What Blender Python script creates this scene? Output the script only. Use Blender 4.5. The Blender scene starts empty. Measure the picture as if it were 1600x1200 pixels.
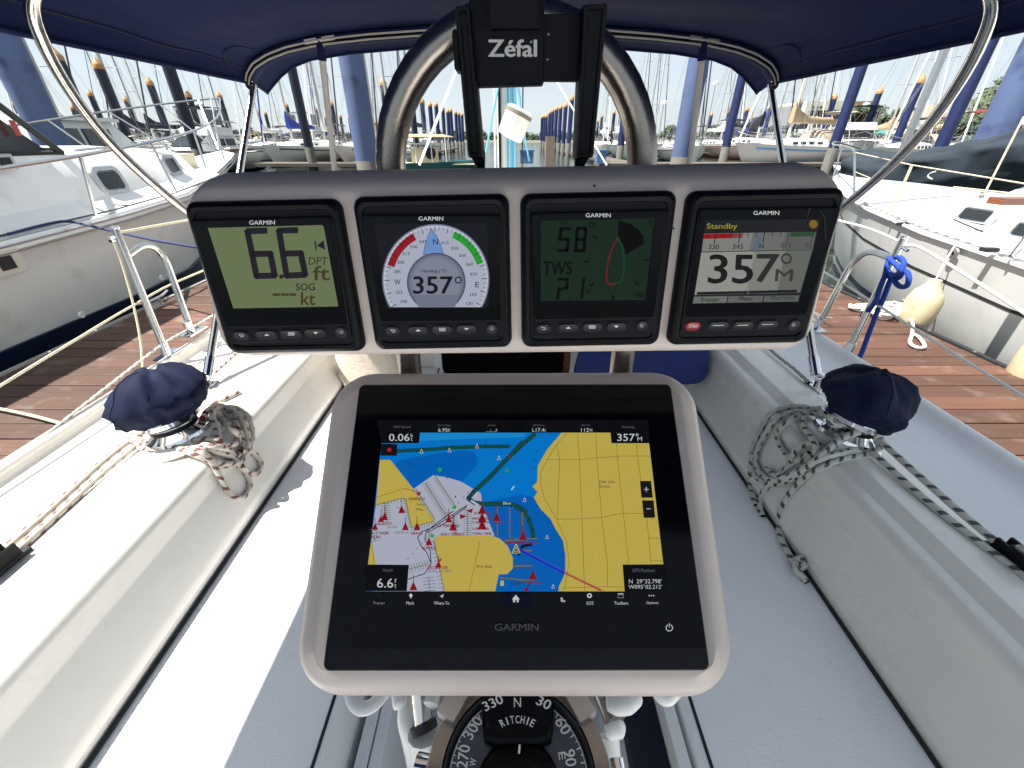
import bpy, math, random
from mathutils import Vector, Matrix, noise
from mathutils.geometry import tessellate_polygon
random.seed(7)
PI = math.pi
S = bpy.context.scene
COL = S.collection
EXP = 2.26
# ---------------------------------------------------------------- camera, sky, sun
PITCH = math.radians(30.9); FPX = 640.0
cs, sn = math.cos(PITCH), math.sin(PITCH)
cd = bpy.data.cameras.new('camera'); cam = bpy.data.objects.new('camera', cd); COL.objects.link(cam)
cam.location = (0, 0, 0); cam.rotation_euler = (PI/2 - PITCH, 0, 0)
cd.sensor_fit = 'HORIZONTAL'; cd.sensor_width = 36; cd.lens = 36*FPX/1600
cd.clip_start = 0.01; cd.clip_end = 3000
S.camera = cam
SUND = Vector((-1.0, -0.22, 2.0)).normalized()          # towards the sun
W = bpy.data.worlds.new('World'); S.world = W; W.use_nodes = True
nt = W.node_tree; nt.nodes.clear()
sky = nt.nodes.new('ShaderNodeTexSky'); sky.sky_type = 'NISHITA'; sky.sun_disc = False
sky.sun_elevation = math.asin(SUND.z); sky.sun_rotation = math.atan2(SUND.x, SUND.y)
sky.air_density = 1.0; sky.dust_density = 1.0; sky.ozone_density = 1.2; sky.altitude = 0
bg = nt.nodes.new('ShaderNodeBackground'); bg.inputs[1].default_value = 0.055
# thin high summer haze veiling the blue, with faint streaks of cirrus
hz = nt.nodes.new('ShaderNodeMix'); hz.data_type = 'RGBA'; hz.inputs[7].default_value = (2.75, 3.08, 3.34, 1)
wtc = nt.nodes.new('ShaderNodeTexCoord'); wmp = nt.nodes.new('ShaderNodeMapping'); wmp.inputs['Scale'].default_value = (1, 1, 5)
wno = nt.nodes.new('ShaderNodeTexNoise'); wno.inputs['Scale'].default_value = 1.6; wno.inputs['Detail'].default_value = 6
wmr = nt.nodes.new('ShaderNodeMapRange'); wmr.inputs[1].default_value = .35; wmr.inputs[2].default_value = .75; wmr.inputs[3].default_value = .74; wmr.inputs[4].default_value = .98
nt.links.new(wtc.outputs['Generated'], wmp.inputs[0]); nt.links.new(wmp.outputs[0], wno.inputs[0]); nt.links.new(wno.outputs[0], wmr.inputs[0]); nt.links.new(wmr.outputs[0], hz.inputs[0])
ow = nt.nodes.new('ShaderNodeOutputWorld')
nt.links.new(sky.outputs[0], hz.inputs[6]); nt.links.new(hz.outputs[2], bg.inputs[0]); nt.links.new(bg.outputs[0], ow.inputs[0])
sl = bpy.data.lights.new('sun', 'SUN'); sl.energy = 2.9; sl.angle = math.radians(0.53); sl.color = (1, .955, .88)
so = bpy.data.objects.new('sun', sl); COL.objects.link(so); so.location = (-20, -5, 40)
so.rotation_euler = SUND.to_track_quat('Z', 'Y').to_euler()
S.view_settings.view_transform = 'Standard'; S.view_settings.look = 'None'
S.view_settings.exposure = EXP; S.view_settings.gamma = 1; S.view_settings.use_curve_mapping = False
S.render.engine = 'CYCLES'
S.cycles.max_bounces = 8; S.cycles.diffuse_bounces = 4; S.cycles.glossy_bounces = 4; S.cycles.transparent_max_bounces = 8

# ---------------------------------------------------------------- places in the world
def ray(u, v):
    a = (u-800)/FPX; b = (600-v)/FPX
    return Vector((a, cs+b*sn, -sn+b*cs))
def at(u, v, x=None, y=None, z=None):
    d = ray(u, v)
    t = x/d.x if x is not None else (y/d.y if y is not None else z/d.z)
    return d*t
def c2w(x, y, z): return Vector((x, z*cs+y*sn, -z*sn+y*cs))    # right / up / forward of the lens -> world
class Frame:
    def __init__(s, O, ex, ey):
        s.O = Vector(O); s.ex = Vector(ex).normalized(); s.ey = Vector(ey).normalized(); s.n = s.ex.cross(s.ey).normalized()
    def w(s, p, h=0): return s.O+s.ex*p[0]+s.ey*p[1]+s.n*h
    def px(s, u, v, h=0):
        d = ray(u, v); o = s.O+s.n*h
        t = o.dot(s.n)/d.dot(s.n); q = d*t-o
        return (q.dot(s.ex), q.dot(s.ey))
def rot3(r):
    r = Vector(r); t = r.length; k = r/t
    K = Matrix(((0, -k[2], k[1]), (k[2], 0, -k[0]), (-k[1], k[0], 0)))
    return Matrix.Identity(3)+K*math.sin(t)+(K@K)*(1-math.cos(t))
def cframe(o, r):
    M = rot3(r)
    return Frame(c2w(*o), c2w(M[0][0], M[1][0], M[2][0]), c2w(M[0][1], M[1][1], M[2][1]))
FI = cframe((.0025, .0823, .3134), (-.41161, .0010, .02023))   # instrument panel face
FC = cframe((.00353, -.12388, .39613), (.33907, .0001, .0014))  # chart plotter face
WATER = -1.95; DOCK = -1.45

# ---------------------------------------------------------------- materials
def lin(c):
    return tuple((x/12.92 if x <= .04045 else ((x+.055)/1.055)**2.4) for x in c)
def rgb(r, g, b): return lin((r/255, g/255, b/255))
MATS = {}
def mat(name, col, rough=.5, metal=0, bump=0, bscale=40, var=0, vscale=6, coat=0, spec=.5, emit=None, stretch=None, trans=0, randv=0, dirt=None, specks=None):
    if name in MATS: return MATS[name]
    m = bpy.data.materials.new(name); m.use_nodes = True; N = m.node_tree.nodes; L = m.node_tree.links
    p = N['Principled BSDF']
    p.inputs['Base Color'].default_value = (*col, 1); p.inputs['Roughness'].default_value = rough; p.inputs['Metallic'].default_value = metal
    p.inputs['Specular IOR Level'].default_value = spec
    p.inputs['Coat Weight'].default_value = coat; p.inputs['Coat Roughness'].default_value = .08
    if trans: p.inputs['Transmission Weight'].default_value = trans
    tc = N.new('ShaderNodeTexCoord'); mp = N.new('ShaderNodeMapping'); L.new(tc.outputs['Object'], mp.inputs[0])
    if stretch: mp.inputs['Scale'].default_value = stretch
    if randv:                       # every piece gets its own stretch of grain
        oi0 = N.new('ShaderNodeObjectInfo'); m0 = N.new('ShaderNodeMath'); m0.operation = 'MULTIPLY'; m0.inputs[1].default_value = 83; L.new(oi0.outputs['Random'], m0.inputs[0])
        v0 = N.new('ShaderNodeVectorMath'); v0.operation = 'ADD'; L.new(tc.outputs['Object'], v0.inputs[0]); L.new(m0.outputs[0], v0.inputs[1]); L.new(v0.outputs[0], mp.inputs[0])
    last = None
    if var:
        n = N.new('ShaderNodeTexNoise'); n.inputs['Scale'].default_value = vscale; n.inputs['Detail'].default_value = 6; n.inputs['Roughness'].default_value = .65
        L.new(mp.outputs[0], n.inputs[0])
        r = N.new('ShaderNodeMapRange'); r.inputs[1].default_value = .25; r.inputs[2].default_value = .75; r.inputs[3].default_value = 1-var; r.inputs[4].default_value = 1+var*.6
        L.new(n.outputs[0], r.inputs[0])
        vm = N.new('ShaderNodeVectorMath'); vm.operation = 'SCALE'; vm.inputs[0].default_value = col
        L.new(r.outputs[0], vm.inputs['Scale']); last = vm.outputs[0]
        rr = N.new('ShaderNodeMapRange'); rr.inputs[3].default_value = max(0, rough-.08); rr.inputs[4].default_value = min(1, rough+.1)
        L.new(n.outputs[0], rr.inputs[0]); L.new(rr.outputs[0], p.inputs['Roughness'])
    if dirt:
        n2 = N.new('ShaderNodeTexNoise'); n2.inputs['Scale'].default_value = dirt[1]; n2.inputs['Detail'].default_value = 8
        L.new((v0 if randv else tc).outputs[0 if randv else 'Object'], n2.inputs[0])
        cr = N.new('ShaderNodeMapRange'); cr.inputs[1].default_value = dirt[2]; cr.inputs[2].default_value = dirt[2]+.12; cr.inputs[4].default_value = dirt[3]
        L.new(n2.outputs[0], cr.inputs[0])
        mx = N.new('ShaderNodeMix'); mx.data_type = 'RGBA'; mx.inputs[6].default_value = (*col, 1); mx.inputs[7].default_value = (*dirt[0], 1)
        if last: L.new(last, mx.inputs[6])
        L.new(cr.outputs[0], mx.inputs[0]); last = mx.outputs[2]
    if specks:                      # grit, tiny chips and short hairline scuffs
        for sc_, th_, am_, st_ in ((specks[0], specks[1], specks[2], (1, 1, 1)), (specks[0]*.12, specks[1]+.02, specks[2]*.35, (1, 14, 1)), (specks[0]*.1, specks[1]+.03, specks[2]*.3, (11, 1, 1))):
            mq = N.new('ShaderNodeMapping'); mq.inputs['Scale'].default_value = st_; mq.inputs['Rotation'].default_value = (0, 0, .5 if st_[0] > 1 else .9 if st_[1] > 1 else 0); L.new(tc.outputs['Object'], mq.inputs[0])
            nq = N.new('ShaderNodeTexNoise'); nq.inputs['Scale'].default_value = sc_; nq.inputs['Detail'].default_value = 3; L.new(mq.outputs[0], nq.inputs[0])
            rq = N.new('ShaderNodeMapRange'); rq.inputs[1].default_value = th_; rq.inputs[2].default_value = th_+.03; rq.inputs[4].default_value = am_; L.new(nq.outputs[0], rq.inputs[0])
            xq = N.new('ShaderNodeMix'); xq.data_type = 'RGBA'; xq.inputs[6].default_value = (*col, 1); xq.inputs[7].default_value = (.20, .18, .15, 1)
            if last: L.new(last, xq.inputs[6])
            L.new(rq.outputs[0], xq.inputs[0]); last = xq.outputs[2]
    if randv:
        oi = N.new('ShaderNodeObjectInfo'); r = N.new('ShaderNodeMapRange'); r.inputs[3].default_value = 1-randv; r.inputs[4].default_value = 1+randv
        L.new(oi.outputs['Random'], r.inputs[0])
        vm = N.new('ShaderNodeVectorMath'); vm.operation = 'SCALE'; vm.inputs[0].default_value = col
        if last: L.new(last, vm.inputs[0])
        L.new(r.outputs[0], vm.inputs['Scale']); last = vm.outputs[0]
    if last: L.new(last, p.inputs['Base Color'])
    if bump:
        n = N.new('ShaderNodeTexNoise'); n.inputs['Scale'].default_value = bscale; n.inputs['Detail'].default_value = 5
        L.new(mp.outputs[0], n.inputs[0])
        b = N.new('ShaderNodeBump'); b.inputs['Strength'].default_value = bump; b.inputs['Distance'].default_value = .01
        L.new(n.outputs[0], b.inputs['Height']); L.new(b.outputs[0], p.inputs['Normal'])
    if emit:
        p.inputs['Emission Color'].default_value = (*emit, 1); p.inputs['Emission Strength'].default_value = 1
    MATS[name] = m; return m
def lcd(r, g, b, k=.84):          # glowing screen colour, given as the colour it shows
    c = tuple(x*k/2**EXP for x in rgb(r, g, b))
    return mat('lcd_%d_%d_%d' % (r, g, b), (.002, .002, .0025), .45, spec=.06, emit=c)

GEL = mat('gelcoat', (.78, .755, .70), .28, coat=.35, var=.025, vscale=3, bump=.02, bscale=25, dirt=((.62, .58, .52), 9, .62, .12), specks=(230, .735, .45))
GEL2 = mat('gelcoat_seat', (.87, .87, .88), .42, var=.035, vscale=5, bump=.22, bscale=260, dirt=((.62, .60, .58), 14, .64, .12), specks=(200, .72, .5))
GELB = mat('nonskid_deck', (.83, .84, .86), .6, var=.03, vscale=4, bump=.35, bscale=420)
NSK = mat('nonskid_sole', (.55, .57, .58), .6, var=.06, vscale=8, bump=.6, bscale=300)
PODM = mat('pod_plastic', (.45, .395, .37), .42, coat=.08, var=.03, vscale=10, bump=.03, bscale=60, dirt=((.30, .27, .24), 60, .70, .35))
BLK = mat('black_plastic', (.0040, .0045, .0065), .40, spec=.13, bump=.06, bscale=900, var=.1, vscale=20)
BLKM = mat('black_matt', (.0030, .0040, .0085), .6, spec=.15, bump=.1, bscale=600)
GLS = mat('black_glass', (.0015, .0018, .003), .10, spec=.12, var=.3, vscale=14, dirt=((.035, .035, .038), 240, .69, .6))
RUB = mat('black_rubber', (.012, .012, .014), .7)
STL = mat('stainless', (.62, .60, .57), .16, 1, bump=.04, bscale=120, var=.08, vscale=20)
STB = mat('brushed_stainless', (.30, .27, .245), .26, 1, bump=.015, bscale=300, var=.14, vscale=16)
CHR = mat('chrome', (.75, .75, .76), .06, 1)
ALU = mat('aluminium', (.55, .55, .55), .38, 1, var=.1, vscale=9)
NAVY = mat('navy_canvas', (.0042, .0105, .056), .85, bump=.35, bscale=260, var=.16, vscale=7, spec=.2)
NAVC = mat('navy_cover', (.0030, .0070, .032), .8, bump=.3, bscale=330, var=.22, vscale=11, spec=.25)
WHT = mat('white_paint', (.78, .78, .76), .35, var=.04, vscale=2)
WHR = mat('white_vinyl', (.74, .74, .72), .35)
CRM = mat('cream_line', (.55, .51, .37), .6)
LETT = mat('print_white', (.65, .65, .66), .5)
LETG = mat('print_grey', (.16, .17, .18), .5)
DARKW = mat('dark_window', (.012, .014, .016), .06, spec=.6)
HULLW = mat('hull_white', (.76, .75, .72), .3, coat=.2, var=.04, vscale=1.5, dirt=((.50, .47, .40), 2.2, .60, .35))
HULLG = mat('hull_grey_white', (.75, .745, .72), .35, coat=.2, var=.05, vscale=1.2, stretch=(1, 1, .15), dirt=((.50, .49, .46), 3, .58, .4))
BOOT = mat('navy_stripe', (.006, .012, .040), .35, var=.2, vscale=3)
BLU = mat('blue_sleeve', (.0065, .0165, .088), .6, bump=.15, bscale=4, var=.25, vscale=2, randv=.15, dirt=((.02, .025, .06), 6, .6, .5))
DKB = mat('dark_sleeve', (.0060, .0085, .026), .55, var=.25, vscale=2, bump=.1, bscale=6)
PALB = mat('faded_blue_sleeve', (.080, .118, .235), .65, bump=.2, bscale=5, var=.14, vscale=1.4, stretch=(1, 1, .4), dirt=((.012, .018, .085), 1.1, .56, .95))
CAPM = mat('orange_cap', (.38, .19, .065), .6, var=.15, vscale=8)
CONC = mat('weathered_concrete', (.13, .125, .11), .85, bump=.4, bscale=14, var=.25, vscale=5)
WOOD = mat('dock_plank_wood', (.082, .036, .0215), .66, bump=.45, bscale=18, var=.30, vscale=7, stretch=(.25, 2.2, 1), randv=.34, dirt=((.15, .11, .09), 5, .56, .6))
WOODG = mat('weathered_wood', (.10, .085, .07), .8, bump=.4, bscale=20, var=.3, vscale=4)
TEAK = mat('varnished_teak', (.22, .07, .03), .25, var=.3, vscale=12, stretch=(1, 1, 8))
FEND = mat('old_fender_vinyl', (.50, .43, .28), .5, bump=.1, bscale=15, var=.12, vscale=8, dirt=((.30, .23, .12), 12, .60, .6))
SAILG = mat('slate_canvas', (.0095, .0190, .0300), .8, bump=.3, bscale=20, var=.2, vscale=3)
RED = mat('red_canvas', (.13, .014, .012), .8, var=.2, vscale=4)
TAN = mat('tan_canvas', (.36, .27, .165), .85, var=.12, vscale=4)
BBLU = mat('bright_blue_canvas', (.007, .028, .24), .8, var=.2, vscale=4)
GRN = mat('green_canvas', (.008, .03, .024), .8, var=.2, vscale=4)
DKN = mat('dark_navy_canvas', (.005, .0075, .022), .8, var=.2, vscale=4)
TEAL = mat('teal_paint', (.012, .09, .10), .5, var=.1)
LBLU = mat('light_blue_plastic', (.075, .17, .33), .5, var=.08, vscale=4)
WIRE = mat('rig_wire', (.30, .30, .30), .5, .1)
MAST = mat('mast_alloy', (.42, .41, .39), .45, .15, var=.1, vscale=4, randv=.35)
BLUR = mat('blue_rope_fibre', (.004, .045, .30), .75, bump=.6, bscale=300)

def rope_mat(name, base, fleck, pitch=.034):
    m = bpy.data.materials.new(name); m.use_nodes = True; N = m.node_tree.nodes; L = m.node_tree.links; p = N['Principled BSDF']
    p.inputs['Roughness'].default_value = .75; p.inputs['Specular IOR Level'].default_value = .25
    uv = N.new('ShaderNodeUVMap'); sp = N.new('ShaderNodeSeparateXYZ'); L.new(uv.outputs[0], sp.inputs[0])
    def M(op, a, b=None, c=None):
        n = N.new('ShaderNodeMath'); n.operation = op
        for i, x in enumerate((a, b, c)):
            if x is None: continue
            if hasattr(x, 'links'): L.new(x, n.inputs[i])
            else: n.inputs[i].default_value = x
        return n.outputs[0]
    U, V = sp.outputs[0], sp.outputs[1]
    d1 = M('SINE', M('MULTIPLY', M('ADD', M('MULTIPLY', U, 8), M('MULTIPLY', V, 230)), 2*PI))
    d2 = M('SINE', M('MULTIPLY', M('SUBTRACT', M('MULTIPLY', U, 8), M('MULTIPLY', V, 230)), 2*PI))
    br = M('MULTIPLY', d1, d2)
    nz = N.new('ShaderNodeTexNoise'); nz.inputs['Scale'].default_value = 260; tc = N.new('ShaderNodeTexCoord'); L.new(tc.outputs['Object'], nz.inputs[0])
    ph = M('FRACT', M('ADD', M('ADD', M('DIVIDE', V, pitch), M('MULTIPLY', U, 1.0)), M('MULTIPLY', nz.outputs[0], .16)))
    sd = M('FRACT', M('ADD', M('MULTIPLY', U, 2), .1))
    f1 = M('LESS_THAN', ph, .33); f2 = M('LESS_THAN', sd, .6)
    f3 = M('GREATER_THAN', M('ADD', br, M('MULTIPLY', nz.outputs[0], 1.2)), .05)
    fm = M('MULTIPLY', M('MULTIPLY', f1, f2), f3)
    mx = N.new('ShaderNodeMix'); mx.data_type = 'RGBA'; mx.inputs[6].default_value = (*base, 1); mx.inputs[7].default_value = (*fleck, 1)
    L.new(fm, mx.inputs[0]); L.new(mx.outputs[2], p.inputs['Base Color'])
    b = N.new('ShaderNodeBump'); b.inputs['Strength'].default_value = .45; b.inputs['Distance'].default_value = .0012
    L.new(br, b.inputs['Height']); L.new(b.outputs[0], p.inputs['Normal'])
    return m
ROPR = rope_mat('red_fleck_rope', (.56, .52, .46), (.10, .004, .007))
ROPK = rope_mat('black_fleck_rope', (.60, .60, .55), (.006, .012, .011))
ROPW = rope_mat('white_rope', (.70, .67, .60), (.5, .47, .40))

# ---------------------------------------------------------------- mesh building
ORG = {}
def link(o): COL.objects.link(o); return o
def tag(o, label=None, cat=None, group=None, kind=None):
    if label: o['label'] = label
    if cat: o['category'] = cat
    if group: o['group'] = group
    if kind: o['kind'] = kind
    return o
def thing(name, label, cat, loc=(0, 0, 0), group=None):
    o = bpy.data.objects.new(name, None); link(o); o.location = loc; o.empty_display_size = .1
    ORG[o.name] = Vector(loc); tag(o, label, cat, group); return o
def smooth_path(pts, n=6, closed=False):
    P = [Vector(p) for p in pts]
    if len(P) < 3: return P
    out = []
    m = len(P); rng = range(m if closed else m-1)
    for i in rng:
        p0 = P[(i-1) % m] if closed or i > 0 else P[0]*2-P[1]
        p1 = P[i]; p2 = P[(i+1) % m]
        p3 = P[(i+2) % m] if closed or i+2 < m else P[-1]*2-P[-2]
        for k in range(n):
            t = k/n
            out.append(.5*((2*p1)+(-p0+p2)*t+(2*p0-5*p1+4*p2-p3)*t*t+(-p0+3*p1-3*p2+p3)*t**3))
    if not closed: out.append(P[-1])
    return out
class MB:
    def __init__(s): s.v = []; s.f = []; s.m = []; s.uv = []
    def add(s, vs, fs, mi=0, uvs=None):
        b = len(s.v); s.v += [Vector(x) for x in vs]
        for k, f in enumerate(fs):
            s.f.append([b+i for i in f]); s.m.append(mi); s.uv.append(uvs[k] if uvs else None)
        return s
    def box(s, c, d, R=None, mi=0, taper=1):
        x, y, z = d[0]/2, d[1]/2, d[2]/2
        vs = [Vector((a*x*(taper if e > 0 else 1), b*y*(taper if e > 0 else 1), e*z)) for e in (-1, 1) for b in (-1, 1) for a in (-1, 1)]
        if R: vs = [R@q for q in vs]
        c = Vector(c)
        return s.add([q+c for q in vs], [(0, 2, 3, 1), (4, 5, 7, 6), (0, 1, 5, 4), (2, 6, 7, 3), (0, 4, 6, 2), (1, 3, 7, 5)], mi)
    def tube(s, pts, r, n=8, closed=False, mi=0, sq=(1, 1)):
        P = [Vector(p) for p in pts]; m = len(P)
        if not hasattr(r, '__len__'): r = [r]*m
        T = []
        for i in range(m):
            a = P[(i-1) % m] if closed or i > 0 else P[i]
            b = P[(i+1) % m] if closed or i < m-1 else P[i]
            t = (b-a); T.append(t.normalized() if t.length > 1e-9 else Vector((0, 0, 1)))
        up = Vector((0, 0, 1)) if abs(T[0].z) < .9 else Vector((1, 0, 0))
        N = (up-T[0]*up.dot(T[0])).normalized(); vs = []; L = [0]
        for i in range(m):
            if i:
                N = (N-T[i]*N.dot(T[i]))
                N = N.normalized() if N.length > 1e-6 else T[i].orthogonal().normalized()
                L.append(L[-1]+(P[i]-P[i-1]).length)
            B = T[i].cross(N)
            for k in range(n):
                a = 2*PI*k/n; vs.append(P[i]+(N*math.cos(a)*sq[0]+B*math.sin(a)*sq[1])*r[i])
        fs = []; uv = []
        for i in range(m if closed else m-1):
            j = (i+1) % m; l0 = L[i]; l1 = L[j] if j else L[-1]+(P[0]-P[-1]).length
            for k in range(n):
                k2 = (k+1) % n
                fs.append((i*n+k, i*n+k2, j*n+k2, j*n+k)); uv.append(((k/n, l0), ((k+1)/n, l0), ((k+1)/n, l1), (k/n, l1)))
        if not closed:
            fs.append(tuple(range(n-1, -1, -1))); uv.append([(0, 0)]*n)
            fs.append(tuple((m-1)*n+k for k in range(n))); uv.append([(0, 0)]*n)
        return s.add(vs, fs, mi, uv)
    def lathe(s, prof, O=(0, 0, 0), ax=(0, 0, 1), n=24, mi=0):
        ax = Vector(ax).normalized(); u = ax.orthogonal().normalized(); w = ax.cross(u); O = Vector(O); vs = []
        for r, z in prof:
            for k in range(n):
                a = 2*PI*k/n; vs.append(O+ax*z+(u*math.cos(a)+w*math.sin(a))*r)
        fs = []
        for i in range(len(prof)-1):
            for k in range(n):
                k2 = (k+1) % n; fs.append((i*n+k, i*n+k2, (i+1)*n+k2, (i+1)*n+k))
        fs.append(tuple(range(n-1, -1, -1))); fs.append(tuple((len(prof)-1)*n+k for k in range(n)))
        return s.add(vs, fs, mi)
    def rings(s, R, cap=(True, True), mi=0, closed=True):
        n = len(R[0]); vs = [p for r in R for p in r]; fs = []
        for i in range(len(R)-1):
            for k in range(n if closed else n-1):
                k2 = (k+1) % n; fs.append((i*n+k, i*n+k2, (i+1)*n+k2, (i+1)*n+k))
        if cap[0]: fs.append(tuple(range(n-1, -1, -1)))
        if cap[1]: fs.append(tuple((len(R)-1)*n+k for k in range(n)))
        return s.add(vs, fs, mi)
    def prism(s, poly, off, mi=0):           # 3-D outline swept by a vector
        P = [Vector(p) for p in poly]; n = len(P); off = Vector(off)
        tri = tessellate_polygon([P]); vs = P+[p+off for p in P]
        fs = [tuple(t) for t in tri]+[tuple(i+n for i in reversed(t)) for t in tri]
        fs += [(i, (i+1) % n, n+(i+1) % n, n+i) for i in range(n)]
        return s.add(vs, fs, mi)
    def flat(s, poly, mi=0):
        P = [Vector(p) for p in poly]
        return s.add(P, [tuple(t) for t in tessellate_polygon([P])], mi)
    def build(s, name, mats, parent=None, angle=40, origin=None, data=None):
        me = bpy.data.meshes.new(name)
        if parent is not None: org = ORG[parent.name]
        elif origin is not None: org = Vector(origin)
        else:
            xs = [p.x for p in s.v]; ys = [p.y for p in s.v]; zs = [p.z for p in s.v]
            org = Vector(((min(xs)+max(xs))/2, (min(ys)+max(ys))/2, min(zs)))
        me.from_pydata([tuple(p-org) for p in s.v], [], s.f)
        if not isinstance(mats, (list, tuple)): mats = [mats]
        for m in mats: me.materials.append(m)
        me.polygons.foreach_set('material_index', s.m)
        if any(u is not None for u in s.uv):
            ul = me.uv_layers.new(name='UVMap'); i = 0
            for u, f in zip(s.uv, s.f):
                for k in range(len(f)):
                    ul.data[i].uv = u[k] if u else (0, 0); i += 1
        me.polygons.foreach_set('use_smooth', [True]*len(s.f)); me.validate(); me.update()
        import bmesh
        bm = bmesh.new(); bm.from_mesh(me); bmesh.ops.recalc_face_normals(bm, faces=bm.faces[:]) if angle != -1 else None
        bm.to_mesh(me); bm.free()
        me.set_sharp_from_angle(angle=math.radians(max(angle, 1)))
        o = bpy.data.objects.new(name, me); link(o)
        if parent is not None: o.parent = parent; ORG[o.name] = Vector(org)
        else: o.location = org; ORG[o.name] = Vector(org)
        return o
def rpoly(q, r, n=5):
    q = [Vector((p[0], p[1])) for p in q]
    A = sum(q[i].x*q[(i+1) % len(q)].y-q[(i+1) % len(q)].x*q[i].y for i in range(len(q)))
    if A < 0: q = q[::-1]
    out = []; m = len(q)
    for i in range(m):
        p, a, b = q[i], (q[i-1]-q[i]), (q[(i+1) % m]-q[i])
        la, lb = a.length, b.length; a.normalize(); b.normalize()
        h = math.acos(max(-1, min(1, a.dot(b))))/2; d = min(r/math.tan(h), la*.48, lb*.48); rr = d*math.tan(h)
        c = p+(a+b).normalized()*(rr/math.sin(h)); p0 = p+a*d-c; p1 = p+b*d-c
        a0 = math.atan2(p0.y, p0.x); a1 = math.atan2(p1.y, p1.x)
        while a1 < a0: a1 += 2*PI
        if a1-a0 > PI: a1 -= 2*PI
        for k in range(n+1):
            t = a0+(a1-a0)*k/n; out.append((c.x+math.cos(t)*rr, c.y+math.sin(t)*rr))
    return out
def insetq(q, d):
    q = [Vector((p[0], p[1])) for p in q]
    A = sum(q[i].x*q[(i+1) % len(q)].y-q[(i+1) % len(q)].x*q[i].y for i in range(len(q)))
    if A < 0: q = q[::-1]
    m = len(q); L = []
    if not hasattr(d, '__len__'): d = [d]*m
    for i in range(m):
        a, b = q[i], q[(i+1) % m]; t = (b-a).normalized(); nrm = Vector((-t.y, t.x)); L.append((a+nrm*d[i], t))
    out = []
    for i in range(m):
        p, t = L[i-1]; q2, t2 = L[i]; den = t.x*t2.y-t.y*t2.x
        k = ((q2.x-p.x)*t2.y-(q2.y-p.y)*t2.x)/den; out.append(p+t*k)
    return out
def slab(mb, F, q, steps, n=5, cap=(True, True), mi=0):   # steps: (height, inset, radius) from back to front
    R = [[F.w(p, h) for p in rpoly(insetq(q, d), max(r, 1e-5), n)] for h, d, r in steps]
    return mb.rings(R, cap, mi)
def quad_px(F, pts, h=0): return [F.px(u, v, h) for u, v in pts]
_T = {}
def text_geo(s, bold=0):
    if (s, bold) in _T: return _T[(s, bold)]
    cu = bpy.data.curves.new('t', 'FONT'); cu.body = s; cu.resolution_u = 3; cu.offset = bold; cu.fill_mode = 'FRONT'
    ob = bpy.data.objects.new('t', cu); COL.objects.link(ob)
    me = bpy.data.meshes.new_from_object(ob)
    vs = [(v.co.x, v.co.y) for v in me.vertices]; fs = [tuple(p.vertices) for p in me.polygons]
    bpy.data.objects.remove(ob); bpy.data.curves.remove(cu); bpy.data.meshes.remove(me)
    x0 = min(v[0] for v in vs); x1 = max(v[0] for v in vs); y0 = min(v[1] for v in vs); y1 = max(v[1] for v in vs)
    vs = [((x-x0)/(x1-x0), (y-y0)/(y1-y0) if y1 > y0 else 0) for x, y in vs]
    _T[(s, bold)] = (vs, fs); return _T[(s, bold)]
class Canvas:       # flat print lying on a face; every layer a hair above the last
    def __init__(s, F, h, tr=lambda x, y: (x, y)): s.F = F; s.h = h; s.tr = tr; s.L = {}; s.k = 0
    def mb(s, m):
        if m.name not in s.L: s.L[m.name] = (MB(), m)
        return s.L[m.name][0]
    def up(s, d=.00012): s.h += d; return s
    def P(s, x, y):
        u, v = s.tr(x, y); return s.F.px(u, v, s.h)
    def poly(s, pts, m): s.mb(m).flat([s.F.w(s.P(*p), s.h) for p in pts]); return s
    def rect(s, x0, y0, x1, y1, m): return s.poly([(x0, y0), (x1, y0), (x1, y1), (x0, y1)], m)
    def line(s, pts, w, m, closed=False):
        P = [Vector(p) for p in pts]; n = len(P)
        for i in range(n if closed else n-1):
            a, b = P[i], P[(i+1) % n]; t = (b-a)
            if t.length < 1e-6: continue
            t.normalize(); q = Vector((-t.y, t.x))*w/2; e = t*w*.25
            s.poly([a-e+q, b+e+q, b+e-q, a-e-q], m)
        return s
    def disc(s, x, y, r, m, n=20, ry=None, a0=0, a1=360):
        ry = ry or r
        pts = [(x+r*math.sin(math.radians(a0+(a1-a0)*k/n)), y-ry*math.cos(math.radians(a0+(a1-a0)*k/n))) for k in range(n if a1-a0 == 360 else n+1)]
        return s.poly(pts, m)
    def arc(s, x, y, r0, r1, a0, a1, m, n=20, yr=1):
        f = lambda r, a: (x+r*math.sin(math.radians(a)), y-r*yr*math.cos(math.radians(a)))
        for k in range(n):
            b0 = a0+(a1-a0)*k/n; b1 = a0+(a1-a0)*(k+1)/n
            s.poly([f(r0, b0), f(r1, b0), f(r1, b1), f(r0, b1)], m)
        return s
    def text(s, t, x0, y0, x1, y1, m, bold=0, rot=0, slant=0):   # box: left, top, right, baseline
        vs, fs = text_geo(t, 0); cx, cy = (x0+x1)/2, (y0+y1)/2; c, q = math.cos(rot), math.sin(rot)
        e = bold*(y1-y0)*.8
        for k, (ex, ey) in enumerate(((0, 0),) if not bold else ((-e, 0), (e, 0), (0, -e*.6), (0, e*.6))):
            V = []
            for a, b in vs:
                x = x0+(x1-x0)*a-cx+slant*(b-.5)*(y1-y0)+ex; y = y1+(y0-y1)*b-cy+ey; V.append((cx+x*c-y*q, cy+x*q+y*c))
            s.mb(m).add([s.F.w(s.P(*p), s.h+k*.00001) for p in V], fs)
        return s
    def build(s, parent, names=None):
        for k, (mb, m) in s.L.items():
            if mb.v: mb.build((names or {}).get(k, 'screen_print'), m, parent, angle=-1)
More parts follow.
